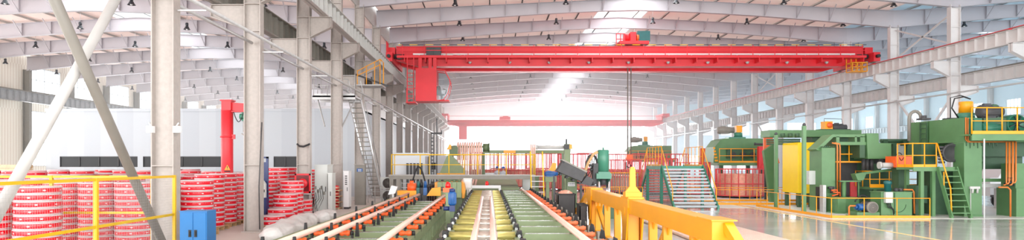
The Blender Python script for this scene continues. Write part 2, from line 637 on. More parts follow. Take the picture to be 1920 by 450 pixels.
def window(name, axis, c, a0, a1, z0, z1, n):
    """a framed window with mullions and its pane; axis 'x': in the plane x=c, a along y; 'y': in the plane y=c, a along x"""
    fr = MB(); t = .06

    def bx(u0, u1, w0, w1, d=.06):
        if axis == 'x': fr.box(c - d, c + d, u0, u1, w0, w1)
        else: fr.box(u0, u1, c - d, c + d, w0, w1)
    bx(a0, a1, z0, z0 + t); bx(a0, a1, z1 - t, z1); bx(a0, a0 + t, z0, z1); bx(a1 - t, a1, z0, z1)
    for k in range(1, n):
        u = a0 + (a1 - a0) * k / n; bx(u - .03, u + .03, z0, z1, .04)
    bx(a0, a1, (z0 + z1) / 2 - .025, (z0 + z1) / 2 + .025, .04)
    f = struct(fr, name, 'window_frame')
    p = MB()
    if axis == 'x': p.box(c - .008, c + .008, a0 + t, a1 - t, z0 + t, z1 - t)
    else: p.box(a0 + t, a1 - t, c - .008, c + .008, z0 + t, z1 - t)
    p.build('pane', 'window_glass', f)
    return f


def wall_x(name, x0, x1, mat, bands, top, ylist, wname, glazed, pw=.8):
    """wall in a plane of constant x with horizontal window bands between the frames"""
    zz = [0]
    for b in bands: zz += list(b)
    zz.append(top)
    for i in range(0, len(zz) - 1, 2):
        m = MB(); m.box(x0, x1, Y0, Y1, zz[i], zz[i + 1]); struct(m, name, mat)
    for b in bands:
        for y in [Y0] + ylist:
            ye = y + 6 if y > 0 else ylist[0]
            if glazed(y):
                m = MB(); m.box(x0, x1, y, y + pw, *b); m.box(x0, x1, ye - pw, ye, *b); struct(m, name + '_pier', mat)
                window(wname, 'x', (x0 + x1) / 2, y + pw, ye - pw, b[0], b[1], 4)
            else:
                m = MB(); m.box(x0, x1, y, min(ye, Y1), *b); struct(m, name + '_panel', mat)


wall_x('wall_west', XW - .2, XW, 'clad_stripe', [(2.0, 6.9), (8.6, 10.8)], 11.9, FY, 'window_west', lambda y: y > 57 or y < 45)
wall_x('wall_east', XE, XE + .2, 'east_wall_paint', [(8.0, 9.9)], 14, FY, 'window_east', lambda y: y > 0, 1.9)  # glazed throughout; the unseen near bays are added for fill light


def wall_y(name, xa, xb, mat, bands, top, nb, zroof):
    zz = [0]
    for b in bands: zz += list(b)
    zz.append(top)
    for i in range(0, len(zz) - 1, 2):
        m = MB(); m.box(xa, xb, Y1, Y1 + .2, zz[i], zz[i + 1]); struct(m, name, mat)
    w = (xb - xa) / nb
    for b in bands:
        for k in range(nb):
            x = xa + k * w
            m = MB(); m.box(x, x + .35, Y1, Y1 + .2, *b); m.box(x + w - .35, x + w, Y1, Y1 + .2, *b); struct(m, name + '_pier', mat)
            window(name.replace('wall', 'window'), 'y', Y1 + .1, x + .35, x + w - .35, b[0], b[1], 4)


wall_y('wall_end', XL, XR, 'white_paint', [(1.0, 4.2), (4.9, 8.7)], 14.2, 6, zM)
wall_y('wall_end_west', XW, XL, 'white_paint', [(2.0, 4.2), (6.5, 9.2)], 12.8, 6, zL)
wall_y('wall_end_east', XR, XE, 'east_wall_paint', [(1.0, 3.6), (7.0, 9.2)], 14.2, 6, zR)

# white partition building in the left hall
PY = 45.0
m = MB(); ztop = zat(205, PY)
xa, xb = xat(86, PY), -8.6
wz0, wz1 = 2.0, 2.72
wins = [(xat(112, PY), xat(258, PY)), (xat(268, PY), xat(415, PY)), (xat(513, PY), xat(556, PY))]
m.box(xa, xb, PY, PY + .12, 0, wz0); m.box(xa, xb, PY, PY + .12, wz1, ztop)
e = [xa] + [v for w in wins for v in w] + [xb]
for i in range(0, len(e), 2): m.box(e[i], e[i + 1], PY, PY + .12, wz0, wz1)
m.box(xa, xa + .12, PY + .12, 75, 0, ztop); m.box(xb - .12, xb, PY + .12, 75, 0, ztop); m.box(xa, xb, PY + .12, 75, ztop - .12, ztop)
m.box(xa - .03, xb + .03, PY - .05, PY, ztop - .14, ztop + .05)
struct(m, 'wall_partition', 'panel_seam')
for k, w in enumerate(wins):
    f = MB(); f.box(w[0], w[1], PY + .02, PY + .06, wz0, wz0 + .05); f.box(w[0], w[1], PY + .02, PY + .06, wz1 - .05, wz1)
    n = 4 if k < 2 else 2
    for q in range(n + 1):
        x = w[0] + (w[1] - w[0]) * q / n; f.box(x - .03, x + .03, PY + .02, PY + .06, wz0, wz1)
    o = struct(f, 'window_partition', 'charcoal')
    p = MB(); p.box(w[0], w[1], PY + .07, PY + .085, wz0, wz1); p.build('pane', 'dark_glass', o)

# ------------------------------------------------------------------ haze in the air of the hall
hz = bpy.data.materials.new('haze'); hz.use_nodes = True
nt = hz.node_tree; nt.nodes.clear()
o = nt.nodes.new('ShaderNodeOutputMaterial'); vs = nt.nodes.new('ShaderNodeVolumeScatter')
vs.inputs['Color'].default_value = (.93, .965, 1, 1); vs.inputs['Density'].default_value = .0078; vs.inputs['Anisotropy'].default_value = .25
nt.links.new(vs.outputs[0], o.inputs['Volume'])
MATS['haze'] = hz
m = MB(); m.box(XW + .7, XE - .7, 51.5, Y1 - .1, .02, 13.5)
tag(m.build('haze', 'haze'), kind='stuff')

# ------------------------------------------------------------------ light: sky outside, daylight through the skylights and windows, plus added fill
w = bpy.data.worlds.new('sky'); S.world = w; w.use_nodes = True
bg = w.node_tree.nodes['Background']; bg.inputs[0].default_value = (.93, .97, 1, 1); bg.inputs[1].default_value = 14


def area(name, loc, rot, sx, sy, power, col=(1, 1, 1)):
    l = bpy.data.lights.new(name, 'AREA'); l.shape = 'RECTANGLE'; l.size = sx; l.size_y = sy; l.energy = power; l.color = col
    o = bpy.data.objects.new(name, l); COL.objects.link(o); o.location = loc; o.rotation_euler = rot
    return o


area('skylight_daylight', (10.1, 54, 13.75), (0, 0, 0), 3.6, 118, 34000, (1, .99, .97))
area('skylight_daylight', (-24.1, 54, 12.4), (0, 0, 0), 3.6, 118, 16000, (1, .99, .97))
area('skylight_daylight', (45, 54, 13.75), (0, 0, 0), 3.8, 118, 24000, (.82, .94, 1))
area('daylight_and_fill', (10, 113.4, 5.5), (-PI / 2, 0, 0), 34, 6, 72000, (.93, .975, 1))
area('daylight_and_fill', (45, 113.4, 5.5), (-PI / 2, 0, 0), 30, 7, 12000, (.86, .96, 1))
area('daylight_and_fill', (XE - .7, 55, 9.1), (0, PI / 2 + .25, 0), 2.4, 116, 22000, (.82, .94, 1))  # east window light, run on past unseen bays to fill the roof
area('daylight_and_fill', (XW + .7, 85, 6), (0, -PI / 2, 0), 5, 56, 40000, (.97, .99, 1))
area('daylight_and_fill', (XW + .7, 21, 5), (0, -PI / 2 - .2, 0), 5, 52, 30000, (1, .985, .96))  # added fill along the unseen near windows, tilted up at the roof
# added fill from behind the camera, tilted up to brighten the ceiling
area('front_fill', (8, -22, 4.5), (PI / 2 + math.radians(16), 0, 0), 95, 14, 160000, (1, .985, .965))

S.view_settings.view_transform = 'Standard'
S.view_settings.look = 'None'
S.view_settings.gamma = 1
S.view_settings.use_curve_mapping = False
S.view_settings.exposure = -2.33
S.cycles.use_denoising = True
S.cycles.max_bounces = 8
S.cycles.diffuse_bounces = 4
S.cycles.glossy_bounces = 3
S.cycles.transparent_max_bounces = 12
S.cycles.volume_bounces = 1
S.cycles.sample_clamp_indirect = 8
# ------------------------------------------------------------------ overhead travelling crane (near) and a second one far off
RTOP = RBT + .12     # top of the rail


def girder(m, y0, y1, xa, xb, zt, zb, cut, drop):
    """box girder with tapered ends"""
    m.prism([(xa, zt), (xb, zt), (xb, zt - drop), (xb - cut, zb), (xa + cut, zb), (xa, zt - drop)], 'y', y0, y1)


CY = 47.4
cr = T('overhead_crane', 'large red double-girder overhead crane spanning the near hall with a hanging cab', 'crane', (10, CY + 1.6, RTOP))
xa, xb = -6.95, 26.95
zt, zb = zat(88, CY), CH + 6.9
for k, (ya, yb) in enumerate(((CY, CY + .7), (CY + 2.6, CY + 3.3))):
    m = MB(); girder(m, ya, yb, xa + .35, xb - .35, zt, zb, 1.5, .95)
    m.box(xa + 1.9, xb - 1.9, ya - .1, yb + .1, zb - .02, zb + .06)
    m.box(xa + .35, xb - .35, ya - .08, yb + .08, zt - .02, zt + .03)
    g = m.build('girder', 'crane_red', cr)
    r = MB(); r.box(xa + .6, xb - .6, (ya + yb) / 2 - .03, (ya + yb) / 2 + .03, zt + .03, zt + .11); r.build('trolley_rail', 'steel_dark', g)
# walkway along the near girder with railing, cable tray
zw = zat(110, CY)
m = MB(); m.box(xa + .5, xb - .6, CY - .85, CY, zw - .06, zw)
for k in range(23): m.box(xa + 1 + k * 1.46, xa + 1.06 + k * 1.46, CY - .8, CY, zw - .35, zw - .06)
wk = m.build('walkway', 'crane_red', cr)
m = MB(); m.box(xa + .5, xb - .6, CY - .87, CY - .85, zw - .06, zw + .1); m.build('toe_board', 'crane_red', wk)
m = MB(); m.box(xa + 1.6, xb - 1.2, CY - .5, CY - .4, zw + .2, zw + .29); m.box(xa + 1.6, xb - 1.2, CY - .52, CY - .4, zw + .14, zw + .16)
for k in range(20): m.box(xa + 2 + k * 1.6, xa + 2.05 + k * 1.6, CY - .46, CY - .4, zw, zw + .2)
m.build('cable_tray', 'white_paint', cr)
m = MB(); m.box(xa + .6, xb - .6, CY - .86, CY - .82, zw + .82, zw + .855); m.build('top_rail', 'hazard', cr)
m = MB(); m.box(xa + .6, xb - .6, CY - .85, CY - .83, zw + .43, zw + .47); m.build('mid_rail', 'crane_red', cr)
for k in range(22):
    x = xa + .9 + k * 1.53
    m = MB(); m.box(x - .02, x + .02, CY - .86, CY - .82, zw, zw + .85); m.build('rail_post', 'crane_red', cr)
for k in range(12):
    x = xa + 2.8 + k * 2.8
    m = MB(); m.lathe([(.04, .0), (.14, .12), (.12, .16), (.0, .18)], (x, CY - .3, zw - .42), 10); m.build('work_lamp', 'galv', cr)
# end carriages with wheels and buffers
for x, nm in ((xa, 'w'), (xb, 'e')):
    m = MB(); m.box(x - .22, x + .22, CY - 1.1, CY + 4.4, RTOP + .12, RTOP + .75)
    m.box(x - .28, x + .28, CY - .1, CY + .8, RTOP + .4, zt - .05); m.box(x - .28, x + .28, CY + 2.5, CY + 3.4, RTOP + .4, zt - .05)
    e = m.build('end_carriage', 'crane_red', cr)
    for y in (CY - .6, CY + 3.9):
        m = MB(); m.tube((x - .1, y, RTOP + .27), (x + .1, y, RTOP + .27), .26, 20); m.build('wheel', 'steel_dark', e)
    m = MB(); m.tube((x, CY - 1.1, RTOP + .46), (x, CY - 1.35, RTOP + .46), .12, 12); m.build('buffer', 'black', e)
    s = 1 if x < 0 else -1
    m = MB(); m.tube((x + s * .25, CY - .35, RTOP + .55), (x + s * .95, CY - .35, RTOP + .55), .17, 12); m.box(x + s * .5, x + s * .75, CY - .55, CY - .2, RTOP + .35, RTOP + .5); m.build('travel_motor', 'charcoal', e)
# red lattice guard tip at the left end
m = MB()
for k in range(4): m.bar((xa - .2, CY - .9 + .25 * k, RTOP + .8), (xa - .2, CY - .9 + .25 * k, zt + .25), .05)
m.bar((xa - .2, CY - .9, zt + .2), (xa - .2, CY, zt + .2), .05)
m.build('end_guard', 'crane_red', cr)
# control cabinets on the walkway (dark) and pale resistor box
m = MB(); m.box(xat(801, CY), xat(828, CY), CY - .75, CY - .25, zw + .02, zat(92, CY)); e = m.build('control_cabinet', 'charcoal', cr)
m = MB(); x0, x1 = xat(801, CY), xat(828, CY)
m.box((x0 + x1) / 2 - .01, (x0 + x1) / 2 + .01, CY - .765, CY - .75, zw + .05, zat(93, CY)); m.build('door_seam', 'black', e)
m = MB(); m.box(xat(832, CY), xat(850, CY), CY - .7, CY - .3, zw + .02, zw + .25); m.build('resistor_box', 'steel_light', cr)
m = MB(); m.box(xat(858, CY), xat(864, CY), CY - .6, CY - .4, zw + .02, zw + .2); m.build('junction_box', 'steel', cr)
# yellow service basket under the right end
m = MB(); x0, x1 = xat(1584, CY), xat(1611, CY); z0, z1 = zat(137, CY), zat(121, CY)
for z in (z0, (z0 + z1) / 2, z1):
    m.bar((x0, CY - 1, z), (x1, CY - 1, z), .05); m.bar((x0, CY - .2, z), (x1, CY - .2, z), .05)
    m.bar((x0, CY - 1, z), (x0, CY - .2, z), .05); m.bar((x1, CY - 1, z), (x1, CY - .2, z), .05)
for q in range(4):
    x = x0 + (x1 - x0) * q / 3
    m.bar((x, CY - 1, z0), (x, CY - 1, z1), .05); m.bar((x, CY - .2, z0), (x, CY - .2, z1 + .4), .05)
m.box(x0, x1, CY - 1, CY - .2, z0 - .04, z0); m.build('service_basket', 'yellow', cr)

# cab
cabx0, cabx1 = xat(782, 46.6), xat(819, 46.6)
cz0, cz1 = zat(192, 46.6), zat(131, 46.6)
m = MB(); m.box(cabx0, cabx1, 45.6, 47.3, cz0, cz1 - .02)
cab = m.build('cab', 'crane_red', cr)
# round glazed front on the right: frame and pane
x2 = xat(844, 46.6)
prof = [(cabx1, cz1 - .1), (cabx1 + (x2 - cabx1) * .65, cz1 - .16), (x2, cz1 - .75), (x2 + .05, cz1 - 1.1), (cabx1 + (x2 - cabx1) * .9, cz0 + .55), (cabx1 + (x2 - cabx1) * .6, cz0 + .12), (cabx1, cz0 + .02)]
m = MB()
for y in (45.65, 47.25):
    for a, b in zip(prof, prof[1:]): m.bar((a[0], y, a[1]), (b[0], y, b[1]), .05)
    m.bar((cabx1 + .03, y, cz0 + .05), (cabx1 + .03, y, cz1 - .1), .06)
for p in prof[1:]: m.bar((p[0], 45.65, p[1]), (p[0], 47.25, p[1]), .05)
m.build('window_frame', 'crane_red', cab)
m = MB(); m.prism(prof, 'y', 45.7, 45.712); m.build('side_glass', 'window_glass', cab)
m = MB(); m.prism(prof, 'y', 47.2, 47.212); m.build('side_glass', 'window_glass', cab)
m = MB(); m.box(cabx1 + .02, cabx1 + .9, 45.8, 47.1, cz0 + .0, cz0 + .1); m.build('cab_floor', 'crane_red', cab)
m = MB(); cx = cabx1 + .35
m.box(cx - .2, cx + .2, 46.2, 46.65, cz0 + .46, cz0 + .55); m.bar((cx - .2, 46.4, cz0 + .5), (cx - .3, 46.4, cz0 + 1.1), .4, .08)
m.box(cx - .06, cx + .06, 46.35, 46.5, cz0 + .1, cz0 + .46); m.path([(cx + .25, 46.4, cz0 + .55), (cx + .35, 46.4, cz0 + .85), (cx + .1, 46.4, cz0 + .9)], .04)
m.build('operator_seat', 'black', cab)
m = MB(); m.bar((x2 - .1, 45.6, cz1 - .35), (x2 + .46, 45.6, cz1 - .7), .04); m.bar((x2 - .1, 45.6, cz1 - .5), (x2 + .4, 45.6, cz1 - .46), .03); m.build('wiper_arm', 'steel', cab)
# hangers between the cab and the girder
m = MB()
for x in (cabx0 + .2, cabx1 - .15, cabx0 + .9):
    m.box(x - .12, x + .12, CY - .7, CY - .5, cz1 - .05, zw - .05)
m.prism([(cabx0, cz1), (cabx1 + .1, cz1), (cabx1 + .1, cz1 + .1), (cabx1 - .2, cz1 - .02), (cabx0 + .2, cz1 - .02), (cabx0, cz1 + .1)], 'y', CY - .7, CY - .68)
m.build('cab_hanger', 'crane_red', cab)
# ladder with platform at the left of the cab
lx0, lx1 = xat(765, 46.6), xat(777, 46.6)
m = MB()
for x in (lx0, lx1): m.bar((x, 46.2, cz0 - .05), (x, 46.2, zw - .1), .06)
for k in range(9): m.bar((lx0, 46.2, cz0 + .25 + k * .29), (lx1, 46.2, cz0 + .25 + k * .29), .04)
m.build('ladder', 'crane_red', cr)
m = MB(); m.box(lx0 - .05, cabx0, 45.8, 47.2, cz0 - .1, cz0 - .02)
m.bar((lx0, 45.85, cz0 + .9), (cabx0, 45.85, cz0 + .9), .04); m.bar((lx0, 45.85, cz0), (lx0, 45.85, cz0 + .9), .04)
m.build('cab_step', 'crane_red', cr)

# trolley (crab) on the girders
tx0, tx1 = xat(1155, CY), xat(1223, CY)
tr = T('crane_trolley', 'red hoist trolley with motors riding on top of the near overhead crane', 'trolley', ((tx0 + tx1) / 2, CY + 1.6, zt + .11))
zc = zt + .12
m = MB(); m.box(tx0 + .3, tx1 - .2, CY + .1, CY + 3.2, zc + .12, zc + .34); fr = m.build('frame', 'crane_red', tr)
for x in (tx0 + .6, tx1 - .5):
    for y in (CY + .35, CY + 2.95):
        m = MB(); m.tube((x, y - .06, zc + .14), (x, y + .06, zc + .14), .14, 14); m.build('wheel', 'steel_dark', fr)
m = MB(); m.tube((tx0 + .8, CY + 1.2, zc + .75), (tx1 - .9, CY + 1.2, zc + .75), .32, 20); m.build('rope_drum', 'crane_red', tr)
m = MB(); m.box(tx1 - .95, tx1 - .05, CY + .4, CY + 1.0, zc + .34, zc + 1.1); m.build('motor_cover', 'teal', tr)
m = MB(); m.box(tx0 + 1.1, tx0 + 1.5, CY + .3, CY + 1.6, zc + .34, zc + 1.0); m.build('gearbox', 'crane_red', tr)
m = MB(); m.tube((tx0 + 1.55, CY + .46, zc + .62), (tx0 + 1.7, CY + .46, zc + .62), .22, 18); m.build('brake_wheel', 'orange', tr)
m = MB()
for k in range(3): m.bar((tx0 + .05 + k * .3, CY + .15, zc), (tx0 + .05 + k * .3, CY + .15, zc + .85), .05)
m.bar((tx0 + .05, CY + .15, zc + .85), (tx0 + .65, CY + .15, zc + .85), .05); m.bar((tx0 + .05, CY + .15, zc + .46), (tx0 + .65, CY + .15, zc + .46), .05)
m.build('side_railing', 'crane_red', tr)
# hook block on its ropes
hx = xat(1180, CY + 1.6); hy = CY + 1.6
hk = T('hanging_hook_block', 'orange crane hook block hanging on four steel ropes from the trolley', 'hook', (hx, hy, 2.2))
for q, (ox, oy) in enumerate(((-.12, -.1), (.12, -.1), (-.12, .1), (.12, .1))):
    m = MB(); m.tube((hx + ox, hy + oy, 2.85), (hx + ox, hy + oy, zb + .6), .022, 6); m.build('rope', 'steel_dark', hk)
m = MB(); m.prism([(hx - .22, 2.9), (hx + .22, 2.9), (hx + .26, 2.6), (hx + .1, 2.4), (hx - .1, 2.4), (hx - .26, 2.6)], 'y', hy - .14, hy + .14); m.build('block', 'orange', hk)
m = MB(); m.path([(hx, hy, 2.42), (hx, hy, 2.2), (hx + .13, hy, 2.08), (hx + .06, hy, 1.95), (hx - .08, hy, 1.93), (hx - .17, hy, 2.05)], .045, 8); m.build('hook', 'black', hk)

# far crane
FYc = 101.0
fc = T('overhead_crane', 'distant hazy red overhead crane at the far end of the hall', 'crane', (10, FYc, RTOP))
z1, z0 = zat(225, FYc), zat(237, FYc)
m = MB(); girder(m, FYc, FYc + .7, xa + .65, xb - .65, z1, z0, 1.5, .6); girder(m, FYc + 2.4, FYc + 3.1, xa + .65, xb - .65, z1, z0, 1.5, .6); m.build('girder', 'crane_red', fc)
m = MB(); m.box(xa + .7, xb - .7, FYc - .8, FYc, (z0 + z1) / 2, (z0 + z1) / 2 + .08); m.box(xa + .7, xb - .7, FYc - .8, FYc - .76, (z0 + z1) / 2 + 1, (z0 + z1) / 2 + 1.05); m.build('walkway', 'crane_red', fc)
for x in (xa, xb):
    m = MB(); s = 1 if x < 0 else -1; m.box(x - .15, x + .15, FYc - 1, FYc + 4, RTOP + .01, RTOP + .5); m.box(x + s * .15, x + s * .8, FYc - .5, FYc + 3.5, RTOP + .15, RTOP + .5); m.box(x + s * .62, x + s * .8, FYc, FYc + 3.1, z1 - .3, RTOP + .2); m.build('end_carriage', 'crane_red', fc)
m = MB(); m.box(xat(861, FYc), xat(876, FYc), FYc - 1, FYc + .5, zat(262, FYc), z0); m.build('cab', 'crane_red', fc)
m = MB(); x0, x1 = xat(937, FYc), xat(957, FYc); m.box(x0, x1, FYc, FYc + 3, z1 + .1, z1 + .5); m.box(x0 + .5, x1 - .3, FYc + .3, FYc + 1.5, z1 + .5, zat(217, FYc)); m.build('trolley_body', 'crane_red', fc)

# ------------------------------------------------------------------ bell-shaped high-bay lamps
lp = T('high_bay_lamp', None, 'lamp', (0, 0, 0))
LS = .74
m = MB(); m.lathe([(.09, .3), (.13, .24), (.2, .1), (.26, .02), (.28, 0), (.25, .02), (.17, .12), (.1, .22), (.0, .24)], (0, 0, 0), 16); m.build('shade', 'lamp_black', lp)
m = MB(); m.lathe([(.1, .3), (.12, .34), (.12, .52), (.07, .56), (.0, .57)], (0, 0, 0), 12); m.build('ballast_housing', 'lamp_black', lp)
m = MB(); m.tube((0, 0, .56), (0, 0, 1.25), .015, 6); m.build('hanging_rod', 'galv', lp)
m = MB(); m.lathe([(.0, .16), (.08, .12), (.1, .04), (.06, -.02), (0, -.03)], (0, 0, 0), 12); m.build('bulb', 'white_paint', lp)
rows = [(-2.14, 12.15, 'above the cab'), (4.82, 12.25, 'left of the skylight'), (11.75, 12.3, 'right of the skylight'),
        (18.5, 12.25, 'midway right of the skylight'), (25.4, 12.1, 'by the right-hand columns')]
lrows = [(-11.6, 10.35), (-18.4, 10.4), (-24.9, 10.45), (-31.9, 10.4), (-38.6, 10.2)]
first = True
for r, (x, z, nm) in enumerate(rows):
    k = 0
    for i in range(12):
        y = 41.84 + 6 * i
        lab = 'black bell roof lamp, %s from front in the row %s' % (ORD[i + 1], nm)
        if first: lp.location = (x, y, z); lp.scale = (LS, LS, LS); lp['label'] = lab; lp['group'] = 'bell lamps under the main roof'; first = False
        else: dup(lp, (x, y, z), None, lab, 'bell lamps under the main roof')
lnm = ['nearest the columns', 'second from the columns', 'in the middle', 'second from the cream wall', 'nearest the cream wall']
for r, (x, z) in enumerate(lrows):
    i = 0
    for k in range(9):
        y = 34.3 + 6.3 * k
        if VX + F * x / y < -10: continue
        i += 1
        dup(lp, (x, y, z), None, 'left-hall black bell lamp, %s from front in the row %s' % (ORD[i], lnm[r]), 'bell lamps in the left hall')
for i in range(5):
    dup(lp, (33.5 + (i % 2) * 7, 47 + 9 * i, 11.9), None, 'black bell lamp beyond the right-hand columns, %s from the front' % ORD[i + 1], 'bell lamps in the right hall')
# ------------------------------------------------------------------ tube line in the middle
HZ = .96      # pipe height in the line
HW = CH - HZ


# copper pipes lying on the line
def pipe_thing(p, q, r, label, group=None):
    m = MB(); m.tube(p, q, r, 14)
    m.tube(p, Vector(p) + (Vector(p) - Vector(q)).normalized() * .004, r * .8, 14)
    o = m.build('copper_pipe', 'copper_bar'); return tag(o, label, 'pipe', group)


pz = HZ
pipe_thing((-3.43, 8.5, pz), (-3.43, 28.4, pz), .055, 'long pinkish copper pipe, leftmost on the left roller table')
pipe_thing((-2.91, 8.0, pz), (-2.91, 27.7, pz), .055, 'long pinkish copper pipe second from the left on the left roller table')
pipe_thing((-1.78, 7.0, pz + .015), (-1.78, 26.4, pz + .015), .06, 'long pinkish copper pipe along the right edge of the left roller table')
pipe_thing((-.262, 6.0, pz), (-.262, 25.4, pz), .06, 'left of two parallel copper pipes on the yellow rollers')
pipe_thing((.075, 6.0, pz), (.075, 25.2, pz), .06, 'right of two parallel copper pipes on the yellow rollers')
pipe_thing((1.63, 6.5, pz), (1.63, 33.8, pz), .062, 'long copper pipe resting on the green cross beams right of the yellow rollers')

# --- left roller table
lt = T('roller_table', 'long green roller table with orange rollers carrying three copper pipes', 'conveyor', (-2.6, 17, 0))
m = MB()
for z, h in ((.6, .2), (.12, .14)):
    m.box(-1.62, -1.5, 7, 25.6, z, z + h)
m.box(-3.95, -3.85, 7, 28.6, .66, .86)
m.build('side_beam', 'olive', lt)
for k in range(24):
    y = 7.3 + k * .78
    m = MB(); m.box(-1.6, -1.52, y - .05, y + .05, .26, .6); m.build('side_post', 'olive', lt)
for k in range(9):
    y = 7.6 + k * 2.5
    m = MB(); m.box(-3.95, -3.85, y - .06, y + .06, 0, .66); m.build('leg', 'olive', lt)
    m = MB(); m.box(-1.61, -1.51, y - .06, y + .06, 0, .12); m.box(-1.68, -1.44, y - .1, y + .1, 0, .02); m.build('leg', 'olive', lt)
for k in range(15):
    y = 8.0 + k * 1.28
    c = MB(); c.box(-3.85, -1.62, y - .11, y + .11, .74, .77); c.box(-3.85, -1.62, y - .11, y - .08, .58, .74); c.box(-3.85, -1.62, y + .08, y + .11, .58, .74)
    cb = c.build('cross_beam', 'olive', lt)
    t = MB(); t.box(-3.5, -1.95, y - .05, y - .02, .772, .79); t.build('slide_strip', 'chrome', cb)
    # V rollers under each pipe, black flanged ends, guide horns
    for x, side in ((-1.78, 1), (-2.91, 0), (-3.43, 0)):
        z = HZ - .115; q = 1.1 if side else .9; xx = x + .09 if side else x
        r = MB(); r.lathe([(a_, b_ * q) for a_, b_ in ((.042, -.12), (.042, -.1), (.058, -.09), (.058, -.05), (.038, 0), (.058, .05), (.058, .09), (.042, .1), (.042, .12))], (xx, y + .35, z), 16, 'x')
        ro = r.build('roller', 'orange', lt)
        for s in (-1, 1):
            e = MB(); e.tube((xx + s * .12 * q, y + .35, z), (xx + s * (.12 * q + .06), y + .35, z), .05, 12); e.box(xx + s * (.12 * q + .02), xx + s * (.12 * q + .06), y + .31, y + .39, z - .1, z); e.build('bearing', 'black', ro)
    if k % 2 == 0:
        for x in (-3.18, -2.66, -3.7):
            h = MB(); h.prism([(x - .04, .78), (x + .04, .78), (x + .02, 1.06), (x - .02, 1.06)], 'y', y + .3, y + .36); h.build('guide_horn', 'rubber', lt)
# orange skid plates lying across the table
for k in range(4):
    y = 8.9 + 5.1 * k
    m = MB(); m.box(-3.4, -2.95, y, y + .3, .78, .82); m.build('skid_plate', 'orange', lt)

# --- central roller conveyor
ct = T('roller_conveyor', 'central conveyor of yellow rollers with green frame between the two tables', 'conveyor', (-.15, 20, 0))
m = MB()
for x in (-.8, .55):
    m.box(x - .05, x + .05, 6.5, 33.6, .62, .8)
m.build('side_beam', 'olive', ct)
for k in range(11):
    for x in (-.8, .55):
        m = MB(); m.box(x - .05, x + .05, 7 + k * 2.6, 7.12 + k * 2.6, 0, .62); m.build('leg', 'olive', ct)
for k in range(19):
    y = 7.5 + k * 1.44
    m = MB(); m.lathe([(.035, -.69), (.035, -.65), (.1, -.65), (.1, .65), (.035, .65), (.035, .69)], (-.135, y, HZ - .16), 18, 'x')
    ro = m.build('roller', 'oil_yellow', ct)
    m = MB(); m.lathe([(.1015, -.26), (.1015, .26)], (-.09, y, HZ - .16), 18, 'x'); m.build('sheen_band', 'roller_sheen', ro)  # pale band painted on to stand for the white sheen of the rollers
    for x in (-.87, .6):
        b = MB(); b.box(x - .05, x + .05, y - .1, y + .1, .68, .92); b.tube((x - .06, y, HZ - .16), (x + .06, y, HZ - .16), .075, 12); bb = b.build('bearing_block', 'black', ct)
        b = MB(); b.tube((x - .07, y - .001, HZ - .16), (x + .07, y - .001, HZ - .16), .03, 10); b.tube((x, y - .105, HZ - .14), (x, y - .1, HZ - .14), .035, 10); b.build('shaft_end', 'chrome', bb)
# white gate across the far end of the conveyor, with a red beacon
gt = T('roller_gate', 'white crossbar gate with a red beacon at the far end of the yellow rollers', 'gate', (-.2, 34.4, 0))
gy = 34.4
x0, x1 = xat(880, gy), xat(939, gy)
m = MB(); m.box(x0, x1, gy - .12, gy + .12, zat(353, gy), zat(347.5, gy)); m.build('crossbar', 'white_paint', gt)
for x in (x0 + .05, x1 - .05):
    m = MB(); m.box(x - .06, x + .06, gy - .1, gy + .1, 0, zat(353, gy)); m.build('leg', 'white_paint', gt)
m = MB(); xx = xat(913, gy); m.lathe([(.07, 0), (.09, .02), (.09, .12), (.06, .2), (0, .22)], (xx, gy, zat(347.5, gy)), 14); m.build('beacon', 'beacon', gt)

# --- right side: green cross beams and orange kick-out arms
rt_ = T('transfer_table', 'table of green cross beams with orange rollers and black horns under one copper pipe', 'conveyor', (1.3, 20, 0))
for k in range(19):
    y = 7.2 + k * 1.44
    m = MB(); m.box(.68, 1.72, y - .1, y + .1, .86, .89); m.box(.66, 1.72, y - .1, y - .07, .66, .86); m.box(.66, 1.72, y + .07, y + .1, .66, .86)
    cb = m.build('cross_beam', 'olive', rt_)
    m = MB(); m.box(.7, 1.55, y - .04, y + .0, .892, .9); m.build('slide_strip', 'chrome', cb)
m = MB(); m.box(1.72, 1.86, 6.5, 34.5, .5, .74); m.box(.66, .76, 6.5, 34.5, .36, .5); m.build('side_beam', 'olive_dark', rt_)
for k in range(11):
    for x in (.71, 1.79):
        m = MB(); m.box(x - .06, x + .06, 7 + k * 2.6, 7.12 + k * 2.6, 0, .5); m.build('leg', 'olive_dark', rt_)
for k in range(21):
    y = 8.2 + k * 1.27
    m = MB(); m.lathe([(.045, -.13), (.045, -.1), (.062, -.08), (.035, 0), (.062, .08), (.045, .1), (.045, .13)], (1.98, y, .84), 14, 'x')
    m.box(1.84, 2.1, y + .1, y + .2, .72, .8); ro = m.build('roller', 'orange_pale', rt_)
    m = MB(); m.box(2.15, 2.24, y - .09, y + .09, .68, .9); m.tube((2.24, y, .84), (2.3, y, .84), .05, 10); m.build('bearing', 'steel_dark', ro)
    m = MB(); m.prism([(2.06, .86), (2.17, .84), (2.15, 1.0), (2.09, 1.03)], 'y', y + .4, y + .46); m.build('guide_horn', 'rubber', rt_)
m = MB(); m.box(1.86, 2.3, 6.8, 34.4, .58, .68); m.build('arm_shelf', 'olive', rt_)

